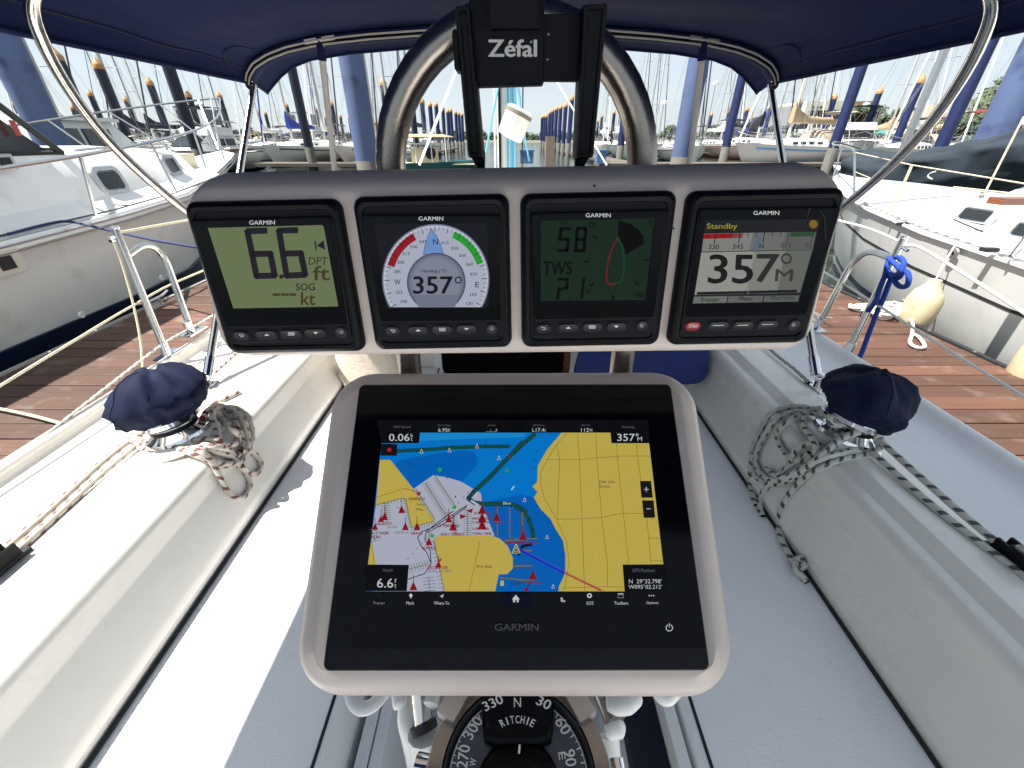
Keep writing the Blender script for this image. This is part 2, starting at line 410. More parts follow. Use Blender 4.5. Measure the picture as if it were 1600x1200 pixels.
def copy_tree(o, parent=None):
    c = o.copy(); link(c)
    if parent: c.parent = parent
    for ch in o.children: copy_tree(ch, c)
    return c
# ================================================================ the boat we stand on
boat = thing('cockpit', 'white moulded sailboat cockpit with seats and coamings around the helm', 'boat cockpit', (0, .8, -1.35))


Y0, Y1 = -2.4, 1.74  # aft end lengthened out of view so its sunlit part bounces light
def strip(prof, ys, mir, fn=None, thick=None):
    mb = MB(); R = []
    for y in ys:
        R.append([Vector((mir*x, y, z)) if not fn else fn(mir, x, y, z) for x, z in prof])
    return mb.rings(R, (True, True), closed=True)
def arcp(cx, cz, r, a0, a1, n=5):
    return [(cx+r*math.cos(math.radians(a0+(a1-a0)*k/n)), cz+r*math.sin(math.radians(a0+(a1-a0)*k/n))) for k in range(n+1)]
YS = [Y0+(Y1-Y0)*k/14 for k in range(15)]
for mir in (-1, 1):
    # coaming: inner face with a crease, rounded crown, flat top, outer slope down to the side deck
    prof = [(.752, -.99), (.757, -.945)]+arcp(.80, -.93, .043, 190, 178, 2)+[(.768, -.908), (.772, -.900), (.8130, -.8235), (.8150, -.8185), (.8155, -.8145), (.8215, -.792)]+arcp(.857, -.779, .035, 172, 95, 8)
    if mir == 1: prof += [(.868, -.7445), (.870, -.7445), (.8725, -.7435), (.8975, -.7265), (.900, -.7250), (.903, -.7250), (.94, -.727), (1.03, -.741)]
    else: prof += [(.900, -.741), (.903, -.7455), (.906, -.741), (1.03, -.742)]
    prof += arcp(1.035, -.757, .015, 80, 20, 3)+[(1.085, -.792), (1.11, -.799), (1.11, -.99)]
    o = strip(prof, YS, mir).build('coaming', GEL, boat, angle=50)
    # side deck with its raised toe rail
    prof = [(1.112, -.806), (1.20, -.800), (1.335, -.797), (1.352, -.790), (1.362, -.768)]+arcp(1.382, -.768, .02, 170, 10, 5)+[(1.408, -.80), (1.41, -.85), (1.112, -.85)]
    ys = [Y0+(5.8)*k/16 for k in range(17)]
    strip(prof, ys, mir).build('side_deck', GEL if mir == -1 else GELB, boat, angle=50)
    ht = [(1.409, -.848), (1.425, -.90), (1.42, -1.3), (1.30, -1.8), (1.1, -2.1), (1.0, -2.1), (1.0, -.86), (1.3, -.856)]
    strip(ht, ys, mir).build('hull_side', HULLW, boat, angle=50)
    # seat with rounded nose
    prof = [(.748, -.952), (.40, -.950)]+arcp(.352, -.972, .022, 85, 175, 5)+[(.326, -1.0), (.322, -1.35), (.30, -1.36), (.748, -1.36)]
    strip(prof, YS, mir).build('seat', GEL2, boat, angle=50)
    # dark rubber joint between the seat and the coaming
    MB().tube([(mir*.7505, y, -.949) for y in YS], .0045, 6).build('seam', RUB, boat)
    # trim along the seat edge: black joint, white lip and a second thin joint
    MB().tube([(mir*.352, y, -.9505) for y in YS], .0035, 6).build('seam', RUB, boat)
    if mir == 1:
        MB().box((.309, .28, -.985), (.022, 2.9, .05)).build('seat_trim', WHT, boat)
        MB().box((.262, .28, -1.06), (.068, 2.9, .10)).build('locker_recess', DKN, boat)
    for xx in (.296, .268) if mir == -1 else (.225, .196):
        MB().box((mir*xx, .28, -1.20), (.024, 2.9, .30)).build('seat_riser', NSK if xx < .2 else GELB, boat)
# cockpit sole
MB().box((0, -2.45, -1.05), (1.6, .06, .7)).build('bounce_transom', GEL, boat)  # unseen behind the camera, added so sunlit gelcoat bounces warm light forward
mb = MB(); mb.box((0, -.32, -1.345), (.70, 4.12, .03)); mb.build('cockpit_sole', NSK, boat)
for s in (-1, 1): MB().box((s*.235, .28, -1.325), (.035, 2.92, .016)).build('sole_gutter', GELB, boat)
# bulkhead, companionway and what lies behind them
fy = 1.78
m = MB()
m.box((-.63, fy, -.86), (.56, .06, 1.0)); m.box((.61, fy, -.86), (.66, .06, 1.0)); m.box((-.03, fy, -.40), (.66, .06, .10))
m.build('bulkhead', GEL, boat)
for s, x in ((-1, -.355), (1, .295)):
    MB().box((x, fy-.036, -.86), (.035, .014, .9)).build('companionway_frame', WHT, boat)
MB().box((.262, fy-.02, -.86), (.022, .05, .9)).build('wood_jamb', TEAK, boat)
m = MB(); m.box((-.03, 2.9, -1.0), (1.8, .05, 1.3)); m.box((-.9, 2.35, -1.0), (.05, 1.1, 1.3)); m.box((.86, 2.35, -1.0), (.05, 1.1, 1.3)); m.box((-.03, 2.35, -1.6), (1.8, 1.1, .05)); m.box((-.03, 2.35, -.36), (1.8, 1.1, .05))
m.build('cabin_interior', mat('dark_interior_wood', (.045, .022, .014), .5, var=.3, vscale=5), boat)
m = MB(); slab(m, Frame((-.17, 1.95, -.70), (1, 0, 0), (0, .4, 1)), [(-.12, -.08), (.12, -.08), (.12, .08), (-.12, .08)], [(0, 0, .03), (.02, 0, .03), (.022, .003, .03)])
m.build('wooden_step', TEAK, boat)
# cabin trunk, foredeck and bow beyond the bulkhead
m = MB(); R = []
for y, w, z in ((1.815, 1.0, -.40), (3.0, .95, -.38), (4.6, .78, -.42), (5.4, .6, -.55), (5.8, .5, -.74)):
    R.append([Vector((-w-.08, y, -.82)), Vector((-w, y, z-.05)), Vector((-w+.06, y, z)), Vector((0, y, z+.03)), Vector((w-.06, y, z)), Vector((w, y, z-.05)), Vector((w+.08, y, -.82))])
m.rings(R); m.build('cabin_trunk', GEL, boat)
m = MB(); R = []
for y, w, z in ((3.41, 1.41, -.80), (5, 1.25, -.78), (6.6, .85, -.74), (7.8, .4, -.70), (8.6, .03, -.66)):
    R.append([Vector((-w, y, z)), Vector((0, y, z+.03)), Vector((w, y, z)), Vector((w*.95, y, z-.5)), Vector((w*.5, y-.1, -2.1)), Vector((-w*.5, y-.1, -2.1)), Vector((-w*.95, y, z-.5))])
m.rings(R); m.build('bow', HULLW, boat)

# canvas bag and blue cushion by the companionway
m = MB(); R = []
for k in range(9):
    z = -1.0+.30*k/8; w = .17*(1-.25*abs(k/8-.4)); d = .09*(1-.3*abs(k/8-.3))
    R.append([Vector((-.60+w*math.cos(a)*(1+.08*math.sin(5*a+k)), 1.60+d*math.sin(a), z+.012*math.sin(3*a))) for a in [2*PI*j/18 for j in range(18)]])
m.rings(R)
bagc = mat('beige_canvas', (.50, .44, .36), .85, bump=.3, bscale=60, var=.12, vscale=12)
bag = m.build('canvas_bag', bagc); tag(bag, 'crumpled beige canvas bag beside the companionway behind the chart plotter', 'bag')
m = MB()
F = Frame((.58, 1.50, -.80), (1, 0, 0), (0, .55, .83))
slab(m, F, [(-.32, -.07), (.20, -.07), (.22, .20), (-.24, .20)], [(-.05, .0, .05), (-.03, -.015, .06), (.03, -.015, .06), (.05, .02, .05)])
tag(m.build('cockpit_cushion', mat('royal_blue_cloth', (.015, .03, .16), .8, bump=.2, bscale=80, var=.2, vscale=6)), 'royal blue cushion leaning right of the dark companionway', 'cushion')

# ---------------------------------------------------------------- bimini
bim = thing('bimini', 'navy blue canvas bimini top stretched over the helm on stainless bows', 'bimini', (0, 1.0, -.745))
BP = [(0, .388), (.3, .380), (.55, .366), (.75, .349), (.88, .327), (.96, .305), (1.025, .277), (1.06, .245), (1.078, .205)]
FP = [(0, .350), (.3, .345), (.47, .337), (.70, .322), (.875, .300), (.96, .275), (1.02, .242), (1.07, .205), (1.098, .183)]
def prof_at(P, q):      # q 0..1 from centre to edge
    i = q*(len(P)-1); k = min(int(i), len(P)-2); t = i-k
    return P[k][0]*(1-t)+P[k+1][0]*t, P[k][1]*(1-t)+P[k+1][1]*t
R = []; nx = 40
def canopy_pt(y, q, s, off=0):
    if y <= 2.05:
        x, z = prof_at(BP, q)
        k = max(0, min(1, (2.05-y)/3.0))
        z += .05*math.sin(k*PI)*(1-q*q)
        z += (.006*math.sin(y*9+q*5+s)+.005*math.sin(y*3.1-q*9+s*2)+.004*math.sin(y*17+q*3))*(1-q**6)*min(1, (2.05-y)*6)
        if q > .85: x = x*(1+.002*math.sin(y*11))
    else:
        t = (y-2.05)/.2; a = prof_at(BP, q); b = prof_at(FP, q)
        x = a[0]*(1-t)+b[0]*t; z = a[1]*(1-t)+b[1]*t+.012*math.sin(t*PI)
    return Vector((s*x, y, z+off))
ys = [-.34+2.39*k/44 for k in range(45)]+[2.09, 2.14, 2.19, 2.235, 2.25]
mb = MB()
top = []; bot = []
for y in ys:
    row = [canopy_pt(y, abs(j)/nx, 1 if j > 0 else -1) for j in range(-nx, nx+1)]
    under = [p+Vector((0, 0, -.004)) for p in row[::-1]]
    top.append(row+under)
mb.rings(top); mb.build('canopy', NAVY, bim, angle=60)
# hem rolled round the edge, seams and corner patches
edge = [canopy_pt(y, 1, -1, -.006) for y in ys]
for s in (-1, 1):
    MB().tube([canopy_pt(y, 1, s, -.006) for y in ys[::2]+[2.25]], .007, 8).build('hem', NAVY, bim)
    MB().tube([canopy_pt(y, .87, s, -.0065) for y in ys[8:45]], .0022, 5).build('seam', mat('navy_thread', (.008, .010, .035), .9), bim)
    pts = [canopy_pt(y, q, s, -.0062) for y, q in ((1.99, .66), (1.90, .70), (1.88, .80), (1.93, .90), (1.99, .95))]
    MB().tube(smooth_path(pts, 4), .0022, 5).build('corner_patch_seam', MATS['navy_thread'], bim)
MB().tube([canopy_pt(2.25, abs(j)/nx, 1 if j > 0 else -1, -.004) for j in range(-nx, nx+1)], .006, 8).build('hem', NAVY, bim)
# zip sleeve round the front bow
zipm = mat('zip_tape', (.48, .45, .40), .6, bump=.4, bscale=900)
def bowline(y, off, q1=.985): return [canopy_pt(y, abs(j)/30*q1, 1 if j > 0 else -1, off) for j in range(-30, 31)]
sl_ = []
for p in [canopy_pt(2.075, abs(j)/30*.99, 1 if j > 0 else -1, -.022) for j in range(-30, 31)]:
    sl_.append([p+Vector((0, dy, dz)) for dy, dz in ((-.035, .012), (-.03, -.006), (-.012, -.017), (.012, -.018), (.045, -.008), (.06, .012))])
MB().rings(sl_).build('bow_sleeve', NAVY, bim, angle=60)
MB().tube(bowline(2.036, -.022, .95), .0035, 5, sq=(1, .5)).build('zip', zipm, bim)
MB().tube(bowline(2.050, -.034, .95), .0035, 5, sq=(1, .5)).build('zip', zipm, bim)
MB().tube(bowline(2.043, -.030, .95), .0022, 5).build('zip_teeth', BLK, bim)
# front bow, main legs, middle bow
MB().tube([Vector((-1.06, 2.075, .175))]+[canopy_pt(2.075, abs(j)/30*.99, 1 if j > 0 else -1, -.017) for j in range(-30, 31)]+[Vector((1.06, 2.075, .175))], .011, 10).build('bow_tube', STL, bim)
for s in (-1, 1):
    a = Vector((s*1.06, 1.215, -.735)); b = Vector((s*1.06, 2.07, .19)); d = (b-a).normalized()
    MB().tube([a+d*.05, b], .0125, 12).build('leg_tube', STL, bim)
    mbx = MB(); mbx.tube([a+d*.035, a+d*.105], .017, 12); mbx.tube([a+d*.052+Vector((-.02, 0, 0)), a+d*.052+Vector((.02, 0, 0))], .004, 6)
    mbx.build('ferrule', CHR, bim)
    mbx = MB(); mbx.box(a+Vector((0, 0, .022)), (.016, .022, .05)); mbx.tube([a+Vector((-.018, 0, .03)), a+Vector((.018, 0, .03))], .0055, 8)
    mbx.box(a+Vector((0, 0, -.006)), (.035, .085, .006)); mbx.lathe([(.004, 0), (.004, .004)], a+Vector((0, .03, -.003)), n=8); mbx.lathe([(.004, 0), (.004, .004)], a+Vector((0, -.03, -.003)), n=8)
    mbx.build('deck_hinge', CHR, bim)
    pts = smooth_path([(s*1.065, 1.61, -.345), (s*1.07, 1.434, -.192), (s*1.06, 1.29, -.055), (s*1.04, 1.195, .06), (s*.995, 1.118, .175), (s*.93, 1.08, .25), (s*.75, 1.05, .318), (s*.4, 1.04, .345), (0, 1.04, .352)], 8)
    MB().tube(pts, .0125, 12).build('bow_tube', STL, bim)
    MB().tube([(s*1.064, 1.60, -.36), (s*1.064, 1.635, -.30)], .019, 10).build('jaw_slide', CHR, bim)
    tp = Vector((s*.745, 2.05, .325)); bt = Vector((s*.955, 2.37, -.60))
    MB().tube([tp, bt], .0135, 8, sq=(1, .7)).build('strut', mat('weathered_white_post', (.50, .49, .46), .4, var=.1, vscale=8), bim)
    mbx = MB(); mbx.box(tp+Vector((0, -.004, .004)), (.12, .012, .014), Matrix.Rotation(.12*s, 3, 'Y')); mbx.build('strut_bracket', WHT if s < 0 else ALU, bim)
    MB().tube([tp+Vector((0, 0, .02)), tp+(bt-tp).normalized()*.06], .017, 8).build('strut_strap', NAVY, bim)
# two snap studs
for s in (-1, 1):
    MB().lathe([(.006, 0), (.005, .003), (.001, .004)], canopy_pt(2.21, .995, s, -.006), (s, 0, -.3), 10).build('stud', CHR, bim)

# ---------------------------------------------------------------- pedestal guard
gd = thing('pedestal_guard', 'brushed stainless hoop standing behind the instrument panel', 'pedestal guard', (0, .43, -1.33))
cz = -.033; rg = .117; cx0 = .004
pts = [(cx0-.128, .43, -1.33), (cx0-.128, .43, -.30), (cx0-.124, .43, -.15)]+[(cx0-rg*math.cos(PI*k/24), .43, cz+rg*math.sin(PI*k/24)) for k in range(25)]+[(cx0+.124, .43, -.15), (cx0+.128, .43, -.30), (cx0+.128, .43, -1.33)]
MB().tube(pts, .0135, 20).build('hoop', STB, gd)
for s in (-1, 1): MB().lathe([(.035, 0), (.035, .008), (.02, .014), (.015, .02)], (cx0+s*.128, .43, -1.33), n=16).build('base_flange', CHR, gd)

# ---------------------------------------------------------------- instrument panel housing
pod = thing('instrument_pod', 'grey-white moulded pod carrying four instruments in a row', 'instrument housing', FI.w((0, -.07), -.08))
oq = quad_px(FI, [(281, 304), (1327, 285), (1263, 547), (349, 558)])
m = MB()
#  edges of the inset list follow the counter-clockwise quad: bottom, right, top, left
def podsteps(lst):
    return [[FI.w(p, h) for p in rpoly(insetq(oq, d), r, 7)] for h, d, r in lst]
m.rings(podsteps([(-.105, (.03, .03, .02, .03), .03), (-.100, (.012, .012, .002, .012), .035), (-.085, (.002, .0, -.012, .0), .035), (-.055, (-.003, -.006, -.0165, -.006), .034), (-.03, (-.004, -.006, -.0155, -.006), .030), (-.014, (-.003, -.004, -.011, -.004), .027),
    (-.006, (-.001, -.001, -.006, -.001), .022), (-.002, (.001, .001, -.002, .001), .018), (0, (.004, .004, .003, .004), .015)]))
m.build('housing', PODM, pod, angle=60)
for px_, py_ in ((929, 290), (1052, 357), (548, 525)):
    q = FI.px(px_, py_); mm = MB(); mm.lathe([(.0009, 0), (.0007, .0006)], FI.w(q, 0), FI.n, 8); mm.build('screw_hole', BLK, pod)
# the clamp bracket behind the pod
for s in (-1, 1):
    mm = MB(); mm.tube([(cx0+s*.125, .40, -.10), (cx0+s*.125, .46, -.10)], .026, 12); mm.build('tube_clamp', PODM, pod)

# ---------------------------------------------------------------- the four displays
CORN = [[(285.5, 318), (532.7, 312), (568.7, 546.5), (362, 551)], [(552.8, 309), (791, 304.7), (797.5, 540.8), (591, 544.8)],
        [(815.5, 304.7), (1055, 300), (1025.5, 536), (819, 541)], [(1075, 301), (1321, 295), (1257, 533), (1042, 537.6)]]
def Z(sc, ox, oy): return lambda x, y: (ox+x/sc, oy+y/sc)
ZT = [Z(3.75, 270, 250), Z(3.748, 540, 250), Z(3.748, 800, 250), Z(3.748, 1030, 250)]
LAB = ['leftmost black display with large 6.6 depth digits on an olive screen', 'black display showing a round compass dial with heading 357',
       'black display with a dim green screen reading 58 and a boat outline', 'rightmost black display reading Standby and 357 with a red button']
PANEL = [[(100, 350), (935, 325), (1052, 1050), (345, 1075)], [(92, 318), (905, 318), (932, 1036), (188, 1056)], [(105, 308), (912, 288), (842, 1010), (130, 1024)], [(228, 283), (1062, 273), (845, 1003), (118, 1018)]]
STRIP = [[(315, 983), (1040, 965), (1052, 1048), (343, 1073)], [(203, 952), (918, 942), (925, 1032), (215, 1046)], [(122, 938), (835, 925), (828, 1012), (130, 1024)], [(135, 927), (855, 912), (838, 1003), (122, 1018)]]
BUT = [[(403, 1028, 88), (551, 1024, 122), (694, 1019, 122), (837, 1013, 122), (988, 1009, 66)], [(278, 1000, 84), (425, 997, 116), (567, 993, 116), (708, 989, 116), (856, 988, 64)],
       [(185, 985, 84), (330, 982, 116), (470, 978, 116), (611, 975, 116), (760, 970, 64)], [(196, 972, 84), (345, 969, 118), (488, 968, 118), (633, 963, 118), (787, 965, 66)]]
HB = .0075       # how far the glass stands off the pod face
disp = []
for i in range(4):
    tr = ZT[i]
    q = quad_px(FI, CORN[i], .004)
    cx = sum(p[0] for p in q)/4; cy = sum(p[1] for p in q)/4
    hw, hh = .0552, .0566
    sq = [(cx-hw, cy-hh), (cx+hw, cy-hh), (cx+hw, cy+hh), (cx-hw, cy+hh)]
    D = thing('instrument_display', LAB[i], 'marine display', FI.w((cx, cy-hh), 0), 'square displays set in the instrument pod')
    disp.append(D)
    m = MB(); slab(m, FI, sq, [(-.03, .002, .007), (.0005, .0, .0075), (.004, .0003, .0075), (.007, .0018, .007), (.0086, .0040, .006), (.0080, .0066, .005), (.0066, .0072, .005)], 6)
    m.build('bezel', BLK, D, angle=30)
    # front glass
    gq = quad_px(FI, [tr(*p) for p in PANEL[i]], HB)
    gx0 = (gq[0][0]+gq[3][0])/2; gx1 = (gq[1][0]+gq[2][0])/2
    m = MB(); slab(m, FI, gq, [(.004, .0, .003), (.0084, .0, .003), (.0092, .0009, .0025)], 5)
    fr = m.build('front_panel', BLK, D, angle=25)
    sqd = quad_px(FI, [tr(*p) for p in STRIP[i]], HB)
    glq = [gq[0], gq[1], Vector(sqd[1]), Vector(sqd[0])]
    m = MB(); slab(m, FI, insetq(glq, .0011), [(.0090, 0, .002), (.0096, .0003, .002)], 4)
    gl = m.build('screen_glass', GLS, D, angle=25)
    m = MB(); slab(m, FI, insetq(sqd, .0006), [(.0090, 0, .0012), (.0094, .0004, .001)], 4); m.build('button_strip', BLKM, D, angle=25)
    for k, (bx, by, bw) in enumerate(BUT[i]):
        bh = 52 if bw > 70 else 62
        c = FI.px(*tr(bx, by), .0094); s1 = FI.px(*tr(bx+50, by), .0094)[0]-c[0]; f = s1/50
        w2, h2 = bw*f/2, bh*f/2
        m = MB(); slab(m, FI, [(c[0]-w2, c[1]-h2), (c[0]+w2, c[1]-h2), (c[0]+w2, c[1]+h2), (c[0]-w2, c[1]+h2)], [(.0088, -.0005, h2+.0005), (.0104, 0, h2), (.0110, .0005, h2-.0005), (.0106, .0012, h2-.0012)], 5)
        red = (i == 3 and k == 0)
        bt = m.build('button', mat('red_button', (.30, .02, .03), .4) if red else RUB, D, angle=30)
        C = Canvas(FI, .0108, tr)
        if k == 4:
            C.arc(bx, by, 7.5, 9.5, 35, 325, LETT, 12); C.line([(bx, by-11), (bx, by-3)], 2.2, LETT)
        elif i == 3:
            if red: C.text('STBY', bx-22, by-7, bx+32, by+10, LETT, .02, slant=-.15)
            else: C.line([(bx-30, by+1), (bx+34, by-1)], 3.5, LETT)
        elif k == 0:
            C.line([(bx-14, by-4), (bx+6, by-4)], 3, LETT); C.arc(bx+5, by+2, 4.5, 7.5, 0, 180, LETT, 8); C.line([(bx+5, by+8), (bx-6, by+8)], 3, LETT); C.poly([(bx-16, by-4), (bx-8, by-10), (bx-8, by+2)], LETT)
        elif k == 1: C.poly([(bx-15, by+6), (bx, by-7), (bx+15, by+6)], LETT)
        elif k == 2:
            for d in (-8, -2.6, 2.6, 8): C.line([(bx-19, by+d), (bx+19, by+d)], 2.6, LETT)
        elif k == 3: C.poly([(bx-15, by-5), (bx+15, by-5), (bx, by+8)], LETT)
        C.build(bt, {LETT.name: 'button_symbol'})
    C = Canvas(FI, .0098, tr)
    lx = [(447, 354, 598, 379), (427, 331, 572, 355), (432, 312, 578, 336), (552, 298, 703, 322)][i]
    C.text('GARMIN', *lx, LETT, .012); C.build(D, {LETT.name: 'brand_lettering'})

# --- screen 1: depth
C = Canvas(FI, .0098, ZT[0]); scr = disp[0]
ol = mat('lcd_olive', (.006, .008, .004), .35, emit=tuple(x*.86/2**EXP for x in rgb(106, 119, 82)), spec=.1)
ink = mat('lcd_ink', (.003, .003, .004), .5, spec=.08, emit=tuple(x/2**EXP for x in rgb(28, 24, 34)))
ink2 = mat('lcd_ink_faint', (.003, .003, .003), .5, spec=.08, emit=tuple(x/2**EXP for x in rgb(62, 54, 30)))
C.poly([(205, 398), (874, 381), (884, 390), (970, 858), (355, 870)], ol)
C.up()
W7 = 36
for P in ([(545, 414), (437, 417), (491, 680), (597, 677), (572, 549), (463, 551)], [(725, 411), (622, 414), (667, 678), (776, 672), (750, 546), (643, 549)]):
    C.line(P, W7, ink); 
    for p in P[1:-1]: C.disc(p[0], p[1], 14, ink, 12)
C.disc(636, 683, 13, ink)
C.text('DPT', 797, 570, 906, 613, ink2, .02, slant=.08); C.text('ft', 822, 621, 918, 704, ink2, .03); C.text('SOG', 722, 723, 832, 764, ink, .02); C.text('kt', 752, 774, 834, 850, ink2, .03)
for a in (585, 634, 680): C.rect(a, 781, a+43, 796, ink2)
C.line([(833, 476), (840, 527)], 8, ink); C.poly([(884, 470), (843, 502), (893, 526)], ink)
C.build(scr)
# --- screen 2: round dial
C = Canvas(FI, .0098, ZT[1]); scr = disp[1]
g0 = lcd(24, 26, 32); wh = lcd(176, 182, 200); wh2 = lcd(138, 142, 160); bk = lcd(18, 20, 28); rd = lcd(150, 26, 36); gr = lcd(38, 160, 46); bl = lcd(110, 150, 205); rim = lcd(120, 126, 150); dsk = lcd(96, 100, 116); dsk2 = lcd(112, 117, 134)
C.poly([(168, 375), (830, 372), (838, 860), (240, 868)], g0)
cx, cy, RR, yr = 528, 700, 314, 1.035
def dial(r, m, cy_=700, yclip=862):
    pts = []
    for k in range(72):
        a = math.radians(5*k); pts.append((cx+r*math.sin(a), min(yclip, cy_-r*yr*math.cos(a))))
    C.poly(pts, m)
C.up(); dial(RR, rim); C.up(); dial(RR*.975, lcd(196, 200, 214)); C.up(); dial(RR*.93, wh); C.up()
C.arc(cx, cy, RR*.80, RR*.935, -74, -27, rd, 16, yr); C.arc(cx, cy, RR*.81, RR*.935, 22, 71, gr, 16, yr); C.up()
for k in range(-24, 25):
    a = k*5-3+2
    if abs(a) > 122: continue
    long = (k % 3 == 0); r0 = RR*(.86 if long else .90); r1 = RR*.955
    f = lambda r: (cx+r*math.sin(math.radians(a)), cy-r*yr*math.cos(math.radians(a)))
    if f(r0)[1] < 858: C.line([f(r0), f(r1)], 4 if long else 2.5, bk)
C.up()
C.poly([(501, 402), (480, 445), (462, 505), (453, 556), (576, 556), (562, 505), (535, 445)], lcd(60, 80, 130)); C.up(); C.poly([(501, 407), (482, 447), (465, 506), (457, 553), (572, 553), (559, 505), (532, 447)], bl); C.up()
cx, RR2 = 531, 171
def idisc(r, m):
    C.poly([(531+r*math.sin(math.radians(6*k)), min(861, 716-r*math.cos(math.radians(6*k)))) for k in range(60)], m)
idisc(172, lcd(70, 72, 86)); C.up(); idisc(166, lcd(104, 108, 124)); C.up(); idisc(156, lcd(122, 126, 144)); C.up(); idisc(140, lcd(132, 137, 155)); C.up()
C.poly([(396, 790), (666, 790), (640, 861), (425, 861)], lcd(116, 121, 140)); C.up()
for t, a, b, c, d in (('345', 432, 470, 474, 487), ('330', 377, 500, 419, 517), ('315', 333, 540, 376, 557), ('300', 302, 590, 344, 608), ('285', 282, 645, 322, 663), ('W', 285, 698, 322, 731), ('255', 293, 765, 333, 783), ('240', 320, 820, 360, 837),
    ('N', 512, 463, 541, 496), ('015', 561, 476, 604, 494), ('030', 618, 508, 660, 526), ('045', 665, 551, 706, 569), ('060', 704, 602, 747, 619), ('075', 728, 660, 770, 677), ('E', 760, 715, 782, 745), ('105', 730, 780, 768, 797), ('120', 706, 831, 745, 848), ('Heading (°T)', 446, 640, 590, 664)):
    C.text(t, a, b, c, d, bk, .01)
C.text('357', 398, 682, 626, 783, bk, .035); C.arc(660, 703, 14, 21, 0, 360, bk, 20)
C.build(scr)
# --- screen 3: wind
C = Canvas(FI, .0098, ZT[2]); scr = disp[2]
dg = lcd(20, 42, 29); k0 = lcd(0, 0, 0)
C.poly([(170, 357), (832, 340), (780, 820), (168, 825)], dg); C.up()
def seg(P, w=20): C.line(P, w, k0)
seg([(340, 402), (288, 402), (280, 465), (330, 465), (322, 530), (268, 530)])
seg([(382, 402), (432, 400), (422, 530), (370, 532)]); seg([(384, 400), (372, 532)]); seg([(376, 465), (426, 464)])
C.arc(468, 381, 11, 17, 0, 360, k0, 16); C.text('APP', 277, 361, 336, 381, k0, .01)
C.text('TWS', 183, 594, 350, 672, k0, .03, slant=.05)
seg([(270, 698), (326, 698), (320, 752), (274, 758), (266, 815)], 18); C.disc(335, 814, 7, k0); seg([(420, 692), (408, 808)], 17); C.text('kt', 433, 754, 464, 778, k0, .02)
C.poly([(622, 362), (660, 364), (700, 378), (738, 405), (760, 438), (778, 485), (668, 555), (655, 505), (622, 445)], k0)
C.poly([(745, 440), (775, 438), (768, 452)], k0)
rb = lcd(112, 22, 28); gb = lcd(14, 78, 44)
C.up(); C.line([(620, 458), (598, 492), (575, 545), (560, 610), (553, 670), (555, 712), (568, 728), (600, 727)], 9, rb); C.line([(622, 458), (645, 512), (656, 575), (656, 640), (645, 695), (636, 716), (598, 721)], 6, gb)
C.up()
for a in ((475, 445, 494, 460), (425, 595, 450, 596), (460, 738, 478, 722), (592, 795, 590, 818), (722, 715, 740, 732), (776, 588, 800, 588), (632, 352, 632, 368)): C.line([a[:2], a[2:]], 11, k0)
C.text('0', 804, 351, 820, 388, k0, .02); C.text('180', 716, 775, 776, 808, k0, .02)
C.build(scr)
# --- screen 4: autopilot
C = Canvas(FI, .0098, ZT[3]); scr = disp[3]
C.poly([(272, 355), (945, 345), (818, 832), (195, 842)], lcd(31, 33, 36)); C.up()
w4 = lcd(132, 133, 130); w4b = lcd(110, 113, 109); w4c = lcd(95, 98, 95); k4 = lcd(22, 24, 26); kf = lcd(58, 61, 59)
C.poly([(262, 432), (550, 426), (528, 531), (249, 536)], w4); C.poly([(550, 426), (740, 423), (720, 528), (528, 531)], w4b); C.poly([(740, 423), (920, 420), (900, 525), (720, 528)], w4c)
C.poly([(247, 541), (560, 535), (510, 783), (207, 790)], lcd(149, 151, 145)); C.poly([(560, 535), (740, 531), (690, 780), (510, 783)], lcd(130, 132, 125)); C.poly([(740, 531), (898, 527), (825, 776), (690, 780)], lcd(103, 107, 100))
C.poly([(204, 800), (400, 797), (392, 836), (196, 840)], w4b); C.poly([(406, 797), (610, 795), (603, 833), (398, 836)], lcd(98, 101, 96)); C.poly([(616, 795), (822, 792), (812, 829), (609, 832)], w4c); C.up()
C.poly([(262, 434), (428, 430), (422, 458), (256, 462)], lcd(149, 19, 24)); C.poly([(428, 430), (492, 429), (486, 456), (422, 458)], lcd(132, 61, 68)); C.poly([(770, 424), (915, 420), (908, 446), (764, 450)], lcd(45, 80, 52)); C.up()
for k in range(14):
    x = 284+k*47.5; y = 433-k*.9; big = k % 3 == 1
    if x < 910: C.line([(x, y), (x-(9 if big else 3), y+(58 if big else 22))], 5 if big else 4, k4 if k < 9 else kf)
C.poly([(592, 430), (541, 520), (606, 518)], lcd(91, 110, 132)); C.up()
C.text('330', 290, 495, 350, 523, k4, .01, slant=.1); C.text('345', 430, 493, 492, 521, k4, .01, slant=.1); C.text('N', 587, 491, 611, 516, k4, .01); C.text('015', 711, 487, 774, 514, kf, .01, slant=.1); C.text('03', 854, 484, 893, 511, kf, .01, slant=.1)
C.text('35', 292, 555, 548, 722, k4, .035, slant=.06); C.text('7', 568, 553, 694, 714, lcd(42, 44, 44), .035, slant=.1); C.arc(745, 578, 20, 33, 0, 360, kf, 20); C.text('M', 682, 640, 782, 710, kf, .035, slant=.1)
C.poly([(222, 773), (808, 760), (806, 775), (220, 789)], k4); C.poly([(512, 774), (521, 758), (530, 774), (521, 788)], w4)
C.text('Engage', 248, 805, 350, 834, lcd(22, 61, 28), .02, slant=.1); C.text('Menu', 471, 800, 545, 824, k4, .01, slant=.1); C.text('Wind Hold', 645, 796, 788, 820, lcd(35, 72, 38), .02, slant=.1)
C.text('Standby', 279, 371, 458, 412, lcd(163, 154, 45), .01, slant=.05); C.disc(903, 376, 25, lcd(132, 103, 35))
C.line([(882, 280), (868, 335)], 2.5, lcd(79, 77, 75)); C.line([(938, 292), (968, 330), (976, 470)], 2, lcd(73, 72, 70))
C.build(scr)

